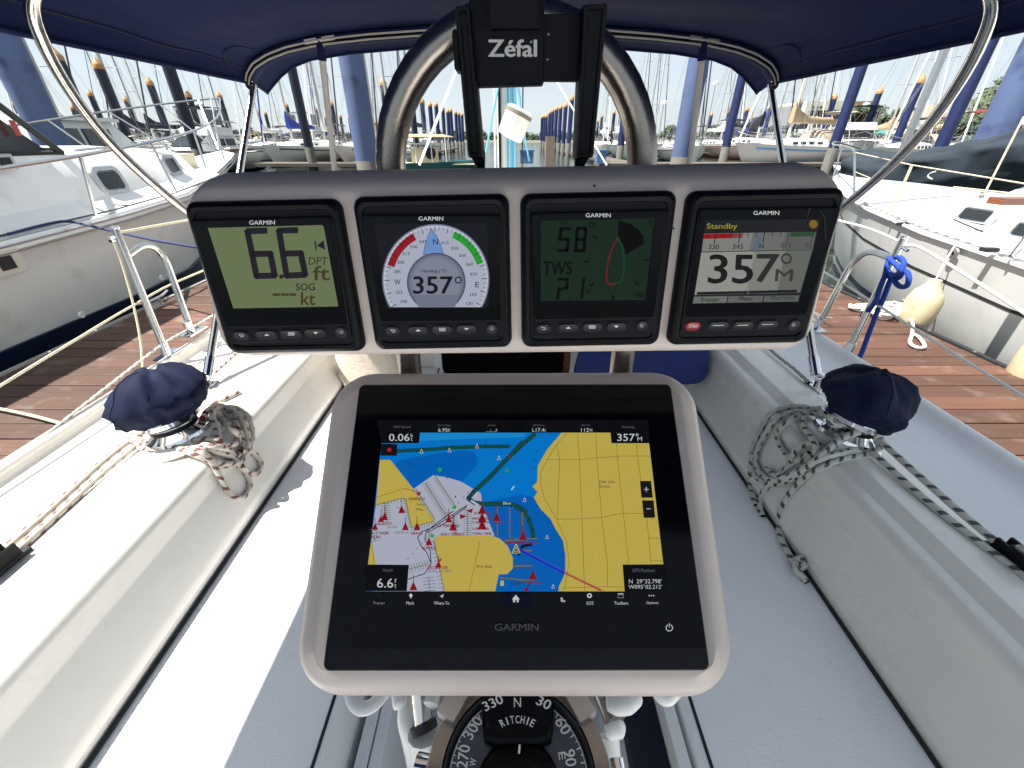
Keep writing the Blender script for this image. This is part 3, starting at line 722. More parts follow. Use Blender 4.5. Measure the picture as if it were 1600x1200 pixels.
# ---------------------------------------------------------------- chart plotter
cp = thing('plotter_pod', 'grey-white moulded housing with rounded corners around the big chart plotter', 'plotter housing', FC.w((0, -.15), -.09))
oq = quad_px(FC, [(528, 585), (1078, 583), (1150, 1088), (458, 1086)], -.026)
m = MB()
m.rings([[FC.w(p, h) for p in rpoly(insetq(oq, d), r, 9)] for h, d, r in [(-.10, .035, .03), (-.092, .014, .045), (-.075, .004, .05), (-.045, .0, .052), (-.03, .0, .050), (-.019, .002, .046), (-.010, .006, .042), (-.004, .013, .036), (-.001, .021, .03), (.0, .024, .02)]])
m.build('housing', PODM, cp, angle=60)
MB().tube([FC.w((cx0-.128, .12), -.02), FC.w((cx0-.128, .12), -.13)], .02, 12).build('tube_clamp', PODM, cp)
MB().tube([FC.w((cx0+.128, .12), -.02), FC.w((cx0+.128, .12), -.13)], .02, 12).build('tube_clamp', PODM, cp)
pl = thing('chart_plotter', 'large black touchscreen plotter showing a blue and yellow harbour chart', 'chart plotter', FC.w((0, -.13), 0))
bq = [(-.165, -.1292), (.165, -.1292), (.165, .1292), (-.165, .1292)]
m = MB(); slab(m, FC, bq, [(-.03, .003, .006), (.0, .0, .006), (.0045, .0, .006), (.0062, .0012, .005), (.0066, .003, .004)], 6); m.build('bezel', BLK, pl, angle=30)
m = MB(); slab(m, FC, insetq(bq, (.0165, .0012, .0165, .0012)), [(.006, 0, .001), (.0071, .0004, .001)], 3); m.build('screen_glass', GLS, pl, angle=30)
A_ = Z(3.752, 570, 640); B_ = Z(3.75, 800, 640)
C = Canvas(FC, .0073, A_)
def T(fn): C.tr = fn
ident = lambda x, y: (x, y)
wa, wd, wl = lcd(0, 120, 208), lcd(0, 98, 186), lcd(24, 140, 216)
T(ident); C.poly([(598, 676), (1012.5, 676), (1041, 924), (571, 924)], wa); C.up()
T(A_)
C.poly([(100, 198), (190, 190), (500, 175), (938, 160), (938, 136), (330, 136), (325, 200)], wl); C.up()
C.poly([(190, 300), (400, 262), (560, 242), (640, 250), (660, 290), (655, 330), (560, 430), (400, 385), (285, 460), (180, 330)], wd)
T(B_); C.poly([(0, 510), (60, 497), (135, 520), (165, 580), (225, 640), (300, 770), (312, 850), (312, 950), (275, 1062), (-230, 1062), (-230, 560), (-60, 520)], wd); C.up()
gy = mat('lcd_land', (.003, .003, .002), .4, spec=.06); 
# land colour carries a faint screen grain
n_ = gy.node_tree.nodes; l_ = gy.node_tree.links; nn = n_.new('ShaderNodeTexNoise'); nn.inputs['Scale'].default_value = 900; tcn = n_.new('ShaderNodeTexCoord'); l_.new(tcn.outputs['Object'], nn.inputs[0])
mxn = n_.new('ShaderNodeMix'); mxn.data_type = 'RGBA'; mxn.inputs[6].default_value = (*[x/2**EXP for x in rgb(168, 148, 62)], 1); mxn.inputs[7].default_value = (*[x/2**EXP for x in rgb(192, 172, 80)], 1)
l_.new(nn.outputs[0], mxn.inputs[0]); l_.new(mxn.outputs[2], n_['Principled BSDF'].inputs['Emission Color']); n_['Principled BSDF'].inputs['Emission Strength'].default_value = 1
T(B_); C.poly([(290, 135), (205, 235), (150, 330), (148, 420), (118, 455), (150, 480), (128, 515), (165, 580), (225, 640), (255, 700), (300, 770), (305, 810), (312, 850), (312, 950), (300, 985), (275, 1035), (272, 1065), (905, 1065), (887, 908), (803, 200), (795, 135)], gy)
T(A_)
mw = lcd(176, 180, 198)
C.poly([(285, 465), (400, 385), (470, 395), (560, 420), (680, 490), (690, 560), (760, 740), (430, 735), (400, 765), (465, 1065), (45, 1065), (20, 908), (65, 560), (228, 515), (270, 690), (410, 655)], mw)
C.poly([(88, 295), (150, 295), (285, 465), (340, 550), (412, 652), (272, 692), (230, 516), (65, 562)], gy)
C.up(); C.poly([(430, 735), (740, 738), (790, 755), (838, 800), (868, 870), (868, 930), (835, 965), (785, 965), (765, 1065), (465, 1065), (405, 765)], gy); C.poly([(38, 765), (68, 908), (18, 908), (28, 830)], gy)
C.up(.0002)
rl = lcd(112, 102, 44)
for P in ([(65, 515), (235, 462)], [(675, 775), (610, 1065)], [(40, 770), (55, 905)]): C.line(P, 2.5, rl)
T(B_)
for P in ([(320, 140), (262, 205), (205, 293), (170, 365), (168, 440), (190, 520), (262, 643), (322, 780), (335, 900), (305, 1060)], [(383, 140), (395, 293), (410, 640), (425, 1060)], [(490, 140), (498, 283), (525, 630), (560, 905), (560, 1040)], [(613, 200), (617, 270), (652, 605), (683, 905)], [(730, 205), (735, 268), (770, 520), (790, 640), (815, 900)],
          [(205, 293), (395, 294), (520, 280), (640, 272), (810, 272)], [(262, 205), (280, 293), (265, 643)], [(262, 643), (410, 640), (525, 632), (650, 606), (765, 610), (850, 622)], [(795, 752), (868, 756)], [(305, 1045), (560, 1038), (655, 1040)], [(812, 885), (885, 888)]): C.line(P, 2.6, rl)
# dredged channel, dark with a weave of dashes
ch = lcd(24, 92, 84); ch2 = lcd(6, 20, 26)
def channel(P, w):
    C.line(P, w, ch); C.up()
    P = [Vector(p) for p in P]; acc = 0
    for a, b in zip(P, P[1:]):
        t = (b-a); L = t.length; t.normalize(); q = Vector((-t.y, t.x)); k = 0
        while k < L-8:
            for s_ in (-.38, 0, .38):
                c = a+t*(k+(6 if s_ else 0))+q*w*s_; C.line([c, c+t*9], w*.2, ch2)
            k += 18
    C.up()
channel([(135, 142), (60, 205), (0, 262)], 26)
T(A_)
channel([(190, 243), (330, 236), (500, 224), (700, 216), (850, 216)], 22); channel([(925, 190), (860, 262), (740, 388), (640, 480), (606, 520), (640, 545), (700, 553), (850, 553), (905, 572), (945, 600)], 26)
T(B_); channel([(15, 565), (60, 590), (98, 640), (118, 700), (125, 745)], 24); C.line([(115, 790), (60, 800), (40, 850)], 16, ch2); C.up()
T(A_)
tk = lcd(66, 72, 64); tk2 = lcd(128, 124, 62)
def comb(a, b, n, l, m=tk, both=True, spine=tk2):
    a, b = Vector(a), Vector(b); t = (b-a); q = Vector((-t.y, t.x)).normalized()
    C.line([a, b], 5, spine)
    for k in range(n+1):
        c = a+t*k/n; C.line([c-q*(l if both else 0), c+q*l], 2.3, m)
comb((355, 432), (475, 622), 17, 22); comb((415, 392), (535, 570), 18, 20, both=False); comb((300, 465), (410, 640), 15, 18, both=False)
comb((240, 520), (272, 688), 12, 18, both=False); comb((272, 690), (405, 655), 9, 26, both=False); comb((120, 550), (130, 660), 8, 26); comb((520, 620), (530, 735), 8, 18); comb((603, 600), (603, 735), 10, 24); comb((775, 570), (778, 735), 12, 20); comb((850, 575), (850, 755), 12, 20)
comb((925, 615), (925, 740), 8, 16); comb((262, 935), (370, 905), 7, 26); comb((375, 985), (382, 1062), 4, 34); comb((408, 775), (465, 1062), 13, 26, both=False); comb((880, 920), (938, 916), 6, 18)
comb((820, 768), (938, 765), 10, 10); comb((62, 560), (225, 517), 9, 18, both=False); comb((40, 700), (60, 770), 5, 22); comb((790, 985), (938, 1000), 10, 14)
T(B_); comb((60, 600), (65, 740), 14, 20); comb((10, 760), (150, 755), 10, 12); comb((40, 830), (115, 825), 7, 14); comb((10, 915), (120, 915), 9, 20); comb((40, 1000), (120, 1000), 6, 14)
for y in (150, 250, 300, 340, 430, 460, 490, 520, 570, 660, 740, 810, 860, 910, 960):
    xx = {150: 250, 250: 170, 300: 150, 340: 145, 430: 145, 460: 135, 490: 145, 520: 130, 570: 165, 660: 235, 740: 275, 810: 305, 860: 305, 910: 305, 960: 300}[y]
    C.line([(xx-26, y-6), (xx, y+4)], 2.2, lcd(20, 60, 80)); C.line([(xx-24, y-10), (xx-26, y+3)], 2.2, lcd(20, 60, 80))
C.up(); T(A_)
tkd = lcd(24, 26, 34)
for P in ([(600, 560), (480, 640), (400, 690), (335, 715), (310, 750), (330, 800), (365, 840), (388, 900)], [(520, 595), (430, 660), (360, 715), (352, 760), (385, 830), (388, 905), (350, 962), (250, 995)], [(596, 570), (470, 665), (365, 720)]): C.line(P, 5, tkd)
for k in range(14): C.line([(610-k*27, 480+k*30), (600-k*27, 491+k*30)], 2.4, tkd)
C.line([(655, 495), (640, 515)], 8, lcd(190, 195, 205)); C.line([(625, 535), (665, 560)], 12, lcd(190, 195, 205)); C.line([(860, 470), (875, 450)], 9, lcd(150, 200, 230))
for x, y in ((440, 352), (525, 572), (395, 740)): C.disc(x, y, 13, lcd(36, 170, 70), 12, 11)
C.rect(824, 346, 846, 367, lcd(40, 170, 70)); C.rect(829, 351, 841, 362, lcd(30, 120, 60))
def tri(x, y, s, m, up=1): C.poly([(x-s*.6, y+s*.5), (x, y-s*.9*up), (x+s*.6, y+s*.5)], m)
for x, y in ((332, 246), (496, 240), (658, 217), (787, 285), (532, 509)):
    tri(x, y, 19, lcd(214, 214, 226)); C.up(); tri(x, y+1, 13, lcd(96, 40, 70)); 
C.poly([(832, 262), (858, 270), (850, 282)], lcd(150, 40, 46))
T(B_)
for x, y in ((74, 530), (206, 748), (241, 1038)): tri(x, y, 18, lcd(220, 214, 226)); C.up(); tri(x, y+1, 12, lcd(110, 40, 90))
T(A_)
dr = lcd(140, 14, 30)
for x, y, s in ((116, 630, 34), (216, 590, 34), (238, 690, 34), (306, 690, 34), (492, 645, 34), (518, 690, 40), (688, 590, 40), (688, 640, 44), (688, 680, 44), (772, 635, 38), (376, 778, 34), (285, 1040, 38), (925, 745, 34), (432, 910, 30), (60, 690, 30), (95, 645, 30)):
    tri(x, y, s, dr); C.line([(x, y), (x, y-s*1.9)], 3.5, lcd(110, 14, 26))
C.poly([(300, 490), (332, 480), (318, 508)], dr); C.poly([(595, 590), (636, 580), (625, 608)], dr); C.poly([(556, 612), (600, 625), (560, 642)], dr); C.poly([(432, 880), (455, 870), (440, 895)], dr)
for x0, y0, x1, y1 in ((232, 462, 318, 486), (548, 582, 630, 592), (190, 570, 240, 600), (470, 600, 520, 640)): C.line([(x0, y0), (x1, y1)], 3, dr)
C.up()
for t, a, b, c, d in (('SERENITY', 257, 516, 355, 531), ('LA TRINIDAD', 425, 673, 556, 689), ('EASY STREET', 447, 723, 584, 738), ('SOLSTICE', 641, 600, 738, 615), ('WHY NOT', 628, 631, 745, 646), ('COQUETTE', 626, 655, 735, 670), ('LUNASEA', 632, 690, 728, 705), ('TOPO. TIME', 632, 720, 742, 735),
    ('BO\'T', 765, 656, 815, 672), ('GRACE', 270, 717, 338, 733), ('SALACITY', 66, 663, 160, 678), ('T BABE', 66, 716, 140, 731), ('LON', 40, 739, 90, 754), ('BOLERO', 335, 804, 415, 819), ('ESCAPE 150', 372, 918, 484, 934), ('BAY DREAM', 838, 773, 938, 788)): C.text(t, a, b, c, d, lcd(128, 16, 30), .06)
for t, a, b, c, d in (('SEVEN', 130, 682, 190, 694), ('HIDE-A-', 175, 713, 265, 728), ('BOAT ESCAPE', 372, 938, 508, 954)): C.text(t, a, b, c, d, lcd(118, 108, 116), .01)
for t, a, b, c, d in (('Subm', 302, 549, 352, 562), ('Piles', 300, 577, 343, 592), ('Priv Aids', 657, 911, 746, 929), ('2', 388, 188, 398, 200), ('3', 702, 180, 712, 193), ('1', 265, 316, 270, 328), ('3', 475, 392, 486, 404), ('4', 890, 405, 900, 420), ('2200ft', 856, 1010, 920, 1027)): C.text(t, a, b, c, d, lcd(44, 50, 60), .01)
C.text('Bkw', 812, 541, 858, 557, lcd(190, 200, 210), .02); C.rect(795, 1003, 815, 1033, lcd(196, 186, 90))
T(B_)
for t, a, b, c, d in (('SAT WHO DREAM', -40, 773, 152, 789), ('MAKANI', 82, 1005, 165, 1022)): C.text(t, a, b, c, d, lcd(128, 16, 30), .06)
for x, y, s in ((64, 745, 40), (122, 975, 40)): tri(x, y, s, dr)
C.poly([(68, 1040), (98, 1050), (90, 1064), (75, 1064)], dr)
for t, a, b, c, d in (('Clear Lake', 508, 412, 604, 430), ('Shores', 511, 441, 574, 458), ('4', 26, 405, 36, 420), ('4', 204, 664, 212, 678), ('3', 257, 877, 265, 890)): C.text(t, a, b, c, d, lcd(56, 58, 62), .01)
tri(24, 820, 44, lcd(210, 205, 120)); C.up(); tri(24, 822, 34, lcd(40, 50, 60)); C.up(); tri(24, 822, 22, lcd(190, 190, 150)); C.up(); tri(24, 823, 13, lcd(30, 30, 40))
C.line([(45, 822), (180, 893), (308, 958)], 9, lcd(20, 30, 200)); C.line([(45, 815), (308, 948)], 4, lcd(96, 60, 190)); C.line([(308, 958), (520, 1060)], 9, lcd(176, 62, 84)); C.line([(312, 950), (536, 1062)], 3.5, lcd(150, 110, 60)); C.line([(125, 940), (98, 1030), (85, 1060)], 3, tkd)
C.up(.0002)
# data boxes
pk = lcd(9, 10, 13); tw = lcd(200, 204, 208); tg = lcd(96, 100, 106)
T(A_); C.poly([(70, 60), (940, 60), (940, 135), (324, 135), (318, 197), (96, 197)], pk); C.poly([(97, 200), (190, 202), (188, 270), (92, 270)], lcd(12, 16, 26)); C.poly([(0, 908), (258, 910), (246, 1064), (0, 1064)], pk)
T(B_); C.poly([(-10, 60), (800, 60), (804, 197), (583, 197), (577, 135), (-10, 135)], pk); C.poly([(648, 908), (905, 906), (915, 1066), (660, 1066)], pk)
C.poly([(750, 418), (815, 418), (825, 516), (758, 516)], lcd(22, 22, 22)); C.poly([(762, 532), (830, 532), (838, 634), (772, 634)], lcd(22, 22, 22)); C.up()
C.line([(774, 467), (800, 467)], 4, tw); C.line([(787, 453), (787, 481)], 4, tw); C.line([(788, 581), (812, 581)], 4, tw)
T(A_); C.arc(144, 236, 5, 12, 0, 360, lcd(190, 30, 40), 12); C.rect(142, 222, 146, 250, lcd(190, 30, 40)); C.rect(130, 234, 158, 238, lcd(190, 30, 40))
C.text('GPS Speed', 168, 95, 268, 111, tg); C.text('0.06', 142, 142, 262, 184, tw, .01); C.text('k', 269, 141, 283, 160, tw); C.text('t', 270, 164, 279, 184, tw)
C.text('Dist to Dest', 427, 86, 505, 97, tg); C.text('6.95', 430, 109, 484, 130, tw); C.text('nm', 486, 112, 499, 130, tw); C.text('Arrival', 724, 86, 765, 97, tg); C.text('_ _:_ _', 711, 116, 764, 130, tw, .02); C.text('A', 766, 111, 777, 129, tw)
C.text('Depth', 107, 934, 165, 953, tg); C.text('6.6', 72, 990, 166, 1044, tw, .01); C.text('f', 174, 992, 186, 1016, tw); C.text('t', 174, 1022, 184, 1046, tw)
T(B_); C.text('Off Course', 123, 86, 191, 97, tg); C.text('L17.4', 119, 109, 189, 130, tw); C.text('t', 191, 112, 197, 130, tw); C.text('Bearing', 408, 86, 458, 97, tg); C.text('112', 405, 109, 451, 130, tw); C.text('°M', 452, 112, 470, 130, tw)
C.text('Heading', 644, 95, 718, 111, tg); C.text('357', 617, 142, 719, 184, tw, .01); C.arc(733, 147, 4, 8, 0, 360, tw, 10); C.text('M', 735, 160, 762, 184, tw)
C.text('GPS Position', 705, 932, 835, 952, tg); C.text('N  29°32.798\'', 685, 993, 876, 1018, tw); C.text('W095°02.212\'', 683, 1026, 878, 1050, tw)
# bottom tool bar
D_ = Z(2.286, 460, 900); T(D_)
C.rect(735, 58, 846, 108, lcd(8, 12, 34)); C.up()
for t, a, c in (('Engage', 282, 323), ('Mark', 400, 428), ('Where To', 498, 553), ('SOS', 1043, 1068), ('Toolbars', 1142, 1192), ('Options', 1257, 1300)): C.text(t, a, 91, c, 102.5, tw if t != 'Engage' else lcd(120, 124, 130))
C.poly([(778, 82), (791, 67), (804, 82), (801, 85), (801, 94), (794, 94), (794, 86), (788, 86), (788, 94), (781, 94), (781, 85)], tw)
C.disc(416, 69, 6, tw, 12); C.poly([(411, 72), (421, 72), (416, 81)], tw); C.poly([(519, 73), (534, 64), (528, 80), (526, 74)], tw)
C.arc(1054, 70, 4, 9, 0, 360, tw, 12); C.rect(1155, 62, 1175, 65, tw); C.line([(1156, 67), (1175, 67), (1175, 78), (1156, 78)], 2, lcd(130, 130, 130), True)
for x in (1267, 1275, 1283): C.disc(x, 70, 2.4, tw, 8)
C.poly([(950, 77), (958, 76), (960, 86), (968, 87), (966, 94), (952, 92)], lcd(170, 170, 170)); C.arc(305, 70, 5, 8, 0, 360, lcd(26, 28, 32), 12)
C.text('GARMIN', 716, 170, 872, 195, lcd(66, 68, 72), .02)
C.arc(1339, 185, 10, 13, 25, 335, tw, 18); C.line([(1339, 169), (1339, 184)], 2.6, tw)
C.build(pl)

# ---------------------------------------------------------------- binnacle compass
KO = Vector((.006, .138, -.50)); KR = .086
FK = Frame(KO, (1, 0, 0), (0, 1, 0))
bc = thing('binnacle', 'white helm pedestal standing on the cockpit sole under the big compass', 'steering pedestal', (KO.x, KO.y, -1.33))
MB().lathe([(.15, -.83), (.15, -.81), (.11, -.78), (.085, -.70), (.078, -.40), (.080, -.16), (.088, -.10), (.093, -.055), (.088, -.045)], KO, n=40).build('pedestal', WHT, bc, angle=50)
cmp_ = thing('compass', 'large black helm compass with white degree numerals in a brushed steel ring', 'compass', KO+Vector((0, 0, -.05)))
MB().lathe([(.070, -.045), (.088, -.043), (KR, -.02), (KR, -.002), (.0845, .0015), (.071, .003), (.069, -.004), (.069, -.02)], KO, n=72).build('bezel_ring', STB, cmp_, angle=40)
MB().lathe([(.0695, -.03), (.0702, .0005), (.0695, .0020), (.0680, .001), (.0675, -.006), (.0670, -.02)], KO, n=64).build('inner_ring', RUB, cmp_, angle=40)
MB().lathe([(.0668, -.04), (.0668, -.010), (.066, -.008), (.0, -.008)], KO, n=64).build('card_base', mat('card_reflection', (.05, .065, .09), .2), cmp_, angle=40)  # reflected blue-grey put into the card's base colour
C = Canvas(FK, -.0076, ident)

wp = mat('compass_white', (.80, .80, .78), .5)
mbt = MB()
for k in range(72):
    a = math.radians(5*k); r0, r1 = (.0600 if k % 2 == 0 else .0620), .0645
    w = .00055 if k % 2 == 0 else .0004
    t = Vector((math.cos(a), -math.sin(a), 0))*w; d = Vector((math.sin(a), math.cos(a), 0))
    mbt.flat([KO+Vector((0, 0, -.0074))+d*r0-t, KO+Vector((0, 0, -.0074))+d*r1-t, KO+Vector((0, 0, -.0074))+d*r1+t, KO+Vector((0, 0, -.0074))+d*r0+t])
for k in range(120):
    a = 2*PI*k/120; b = 2*PI*(k+1)/120; z = Vector((0, 0, -.0073))
    mbt.flat([KO+z+Vector((math.sin(q), math.cos(q), 0))*r for q, r in ((a, .0638), (b, .0638), (b, .0646), (a, .0646))])
mbt.build('degree_marks', wp, cmp_, angle=-1)
C.h = -.0072
for t, u, v, w, h, r in (('330', 770, 1098, 32, 15, -.45), ('30', 850, 1098, 22, 15, .45), ('300', 739, 1137, 36, 17, -1.02), ('270', 724, 1182, 36, 17, -1.42), ('60', 880, 1134, 26, 17, 1.0), ('90', 891, 1184, 26, 17, 1.42)):
    C.h = .0065 if v < 1110 else -.0072
    C.text(t, u-w/2, v-h/2, u+w/2, v+h/2, wp, .03, rot=r)
C.h = -.0072; C.text('W', 733, 1186, 745, 1196, wp, .02, rot=-1.4); C.text('E', 872, 1176, 884, 1186, wp, .02, rot=1.4)
C.build(cmp_, {wp.name: 'numerals'})
# black hood over the card, and the domed centre
hood = [FK.px(u, v, .004) for u, v in ((753, 1050), (752, 1128), (757, 1155), (775, 1163), (843, 1163), (862, 1155), (866, 1128), (866, 1050))]
m = MB(); slab(m, FK, hood, [(-.007, 0, .002), (.002, .001, .003), (.006, .004, .003)], 4); m.build('hood', BLK, cmp_, angle=30)
MB().lathe([(.040, -.0075), (.039, -.002), (.034, .002), (.02, .0045), (.0, .005)], KO+Vector((0, -.010, 0)), n=40).build('dome', GLS, cmp_, angle=60)
C = Canvas(FK, .0063, ident)
C.text('N', 803, 1090, 814, 1105, wp, .0)
for i, chh in enumerate('RITCHIE'):
    a = (i-3)*.158; x = 808.5+math.sin(a)*52; y = 1176-math.cos(a)*52
    w = 1.8 if chh == 'I' else 6.0
    C.text(chh, x-w/2, y-6, x+w/2, y+6, wp, .012, rot=a)
C.h = .0052; C.line([(812, 1164), (811, 1177)], 3.2, wp)
C.build(cmp_, {wp.name: 'compass_lettering'})
for s, uu in ((-1, 712), (1, 902)):
    m = MB(); p = FK.px(uu, 1096, .004); m.box(FK.w(p, .004), (.020, .035, .014), Matrix.Rotation(s*.5, 3, 'Z')); m.build('hood_clamp', ALU, cmp_)
# white control arms and handles beside the compass
arms = thing('helm_controls', 'white throttle and shift levers with a steel rod left and right of the compass', 'engine controls', (KO.x, KO.y, -.75))
def pz(u, v, z): return at(u, v, z=z)
MB().tube(smooth_path([pz(548, 1076, -.62), pz(551, 1095, -.62), pz(566, 1107, -.62), pz(585, 1100, -.62), pz(602, 1080, -.62)], 6), .0065, 10, sq=(1, 1.3)).build('handle_loop', WHR, arms)
MB().tube(smooth_path([pz(622, 1070, -.58), pz(624, 1092, -.58), pz(627, 1106, -.58)], 5), [.009]*9+[.008, .004], 10).build('lever', WHR, arms)
MB().tube(smooth_path([pz(636, 1100, -.60), pz(637, 1125, -.60), pz(648, 1160, -.62), pz(662, 1215, -.68)], 5), [.010+.0004*k for k in range(16)], 12, sq=(1.3, 1)).build('arm', WHR, arms)
MB().tube([pz(655, 1070, -.55), pz(663, 1136, -.58)], .0105, 14).build('steel_rod', STL, arms)
MB().tube([pz(661, 1130, -.578), pz(664, 1143, -.582)], .0155, 14).build('rubber_boot', RUB, arms)
MB().tube(smooth_path([pz(677, 1070, -.56), pz(673, 1095, -.56), pz(671, 1106, -.56)], 5), [.010]*9+[.008, .004], 10).build('lever', WHR, arms)
MB().tube(smooth_path([pz(664, 1143, -.59), pz(668, 1180, -.62), pz(664, 1230, -.66)], 5), .020, 12).build('arm', WHR, arms)
MB().tube([pz(650, 1196, -.55), pz(672, 1200, -.55)], .011, 10).build('rod_end', CHR, arms)
MB().tube(smooth_path([pz(948, 1096, -.58), pz(975, 1098, -.58), pz(1000, 1088, -.58)], 6), [.008, .010, .011, .012, .012, .012, .012, .012, .011, .010, .009, .008, .005], 12, sq=(1, 1.1)).build('lever', WHR, arms)
MB().tube([pz(940, 1075, -.60), pz(962, 1126, -.60)], .014, 12).build('steel_rod', STB, arms)
MB().tube(smooth_path([pz(946, 1136, -.61), pz(962, 1137, -.61), pz(975, 1132, -.61)], 5), [.009, .011, .012, .012, .012, .012, .012, .011, .009, .007, .004], 12).build('lever', WHR, arms)
MB().tube([pz(952, 1150, -.63), pz(958, 1230, -.66)], .012, 12).build('arm', WHR, arms)
MB().tube([pz(962, 1188, -.55), pz(966, 1210, -.55)], .009, 10).build('rod_end', CHR, arms)
MB().tube(smooth_path([pz(1024, 1074, -.50), pz(1040, 1090, -.50), pz(1058, 1074, -.50)], 6), .008, 10).build('handle_loop', WHR, arms)

# ---------------------------------------------------------------- winches
def winch(base, lean, label, seed, fwd):
    ax = Vector((lean[0], lean[1], 1)).normalized()
    t = thing('winch', label, 'winch', base, 'cockpit winches')
    MB().lathe([(.105, -.004), (.103, .006), (.094, .014), (.078, .018)], base, ax, 40).build('base_pad', GEL, t)
    MB().lathe([(.078, .016), (.080, .020), (.078, .030), (.066, .036), (.056, .044), (.054, .052), (.058, .060), (.074, .068), (.079, .072), (.080, .084), (.076, .090), (.06, .098)], base, ax, 48).build('drum', CHR, t, angle=35)
    MB().lathe([(.0565, .044), (.0565, .058)], base, ax, 40).build('drum_grip', BLK, t)
    # floppy fabric cover
    u = Vector((1, 0, 0)); u = (u-ax*u.dot(ax)).normalized(); w = ax.cross(u); R = []
    prof = [(.074, .074), (.078, .083), (.090, .090), (.096, .089), (.102, .098), (.114, .110), (.130, .117), (.148, .118), (.167, .111), (.185, .096), (.200, .074), (.211, .047), (.216, .018)]
    n = 72
    for i, (a, r) in enumerate(prof):
        ring = []
        for k in range(n):
            th = 2*PI*k/n
            nz = noise.noise(Vector((math.cos(th)*1.3+seed, math.sin(th)*1.3, a*9)))*.26
            nz += abs(noise.noise(Vector((math.cos(th)*2.4+seed*2, math.sin(th)*2.4, a*26+th))))*-.24
            nz += .035*math.sin(3*th+a*40+seed)+.018*math.sin(11*th+a*60)*math.sin(a*30)
            rr = r*.86*(1+nz+.04)+.006; aa = a+.022*noise.noise(Vector((math.cos(th)*1.7, math.sin(th)*1.7, seed+i*.3)))*min(1, i/4)
            off = (u*fwd[0]+w*fwd[1])*max(0, (a-.06))/.13
            ring.append(base+ax*aa+(u*math.cos(th)+w*math.sin(th))*rr+off)
        R.append(ring)
    m = MB(); m.rings(R); cv = m.build('cover', NAVC, t, angle=80)
    sb = MB(); k0 = int(n*.70)
    sb.tube([r[k0]+(r[k0]-(base+ax*prof[i][0])).normalized()*.001 for i, r in enumerate(R)][3:], .0014, 5)
    sb.tube([r[(k0+n//2) % n] for r in R][3:], .0014, 5); sb.tube([p*1.0 for p in R[3]], .0022, 5, closed=True)
    sb.build('stitching', MATS['navy_thread'], cv)
    sa = MB(); p0 = base+ax*.104; sa.box(p0+Vector((0, 0, 0)), (.05, .02, .006)); sa.build('self_tailer', CHR, t)
    return t
wl_ = winch(Vector((-.945, .930, -.742)), (-.16, .06), 'chrome port winch under a peaked navy cover with red flecked rope round it', 3.1, (.012, .010))
wr_ = winch(Vector((.945, .930, -.742)), (.20, .04), 'chrome starboard winch under a rounded navy cover with black flecked rope round it', 8.4, (-.008, .006))

def surf(u, v, lift=.008):
    p = at(u, v, z=-.742+lift)
    if abs(p.x) > .862: return p
    s = 1 if u > 800 else -1; d = ray(u, v)
    # inner face plane through (.835,-.765) and (.757,-.945), pushed towards the seat by lift
    x0, z0, x1, z1 = .838-lift, -.762+lift*.3, .760-lift, -.945+lift*.3
    dx, dz = x1-x0, z1-z0
    den = s*d.x*dz-d.z*dx; t = (x0*dz-z0*dx)/den; q = d*t
    if q.z < -.942+lift: q = at(u, v, z=-.952+lift)
    return p if q.z > -.742 else q
def rope(name, strands, r, m, label, cat='rope', kindname='strand', group=None, n=9, ns=7):
    mb = MB()
    for st in strands: mb.tube(smooth_path(st, ns), r, n)
    o = mb.build(name, m, angle=80); tag(o, label, cat, group); return o
Q = lambda x, y, l=.008: surf(160+x/5, 560+y/5, l)
ST = [
 [Q(330, 560, .02), Q(250, 590, .014), Q(255, 670, .010), Q(420, 725, .010), Q(650, 730, .012), Q(800, 790), Q(900, 830), Q(1040, 830), Q(1130, 740), Q(1172, 600), Q(1140, 470), Q(1060, 385, .012), Q(970, 362, .016), Q(880, 372, .03), Q(800, 430, .05)],
 [Q(345, 555, .04), Q(420, 615, .035), Q(560, 690, .026), Q(700, 740, .022), Q(860, 808, .018), Q(1000, 822, .018), Q(1095, 790, .018), Q(1140, 650, .018), Q(1105, 500, .018), Q(1035, 405, .02), Q(935, 385, .024), Q(860, 430, .05), Q(885, 530, .03), Q(910, 640, .02)],
 [Q(215, 640, .012), Q(300, 668, .018), Q(450, 655, .024), Q(650, 640, .026), Q(850, 632, .028), Q(950, 672, .026), Q(1040, 665, .02), Q(1062, 610, .018), Q(1010, 550, .018), Q(930, 470, .02), Q(850, 400, .05)],
 [Q(640, 690, .02), Q(760, 720, .03), Q(850, 800, .024), Q(905, 900, .014), Q(960, 1010, .008), Q(1030, 1080, .008), Q(1100, 1085, .008), Q(1150, 1000, .008), Q(1130, 900, .010), Q(1065, 830, .016), Q(990, 720, .02), Q(870, 690, .024), Q(700, 665, .022), Q(560, 660, .02)],
 [Q(1080, 730, .02), Q(1160, 725, .012), Q(1222, 785, .008), Q(1238, 850, .008), Q(1200, 900, .008), Q(1130, 885, .012), Q(1085, 840, .02)],
 [Q(780, 470, .055), Q(830, 400, .03), Q(900, 385, .014), Q(1000, 440, .010), Q(1060, 540, .012), Q(1100, 660, .012), Q(1060, 760, .014), Q(960, 750, .018), Q(800, 700, .022), Q(640, 700, .018), Q(440, 690, .010), Q(300, 640, .010), Q(290, 590, .02)],
 [Q(815, 345, .008), Q(880, 350, .008), Q(980, 305, .008), Q(1075, 262, .008)]]
rope('coiled_sheet', ST, .0082, ROPR, 'red flecked white rope coiled loosely over the port coaming below its winch')
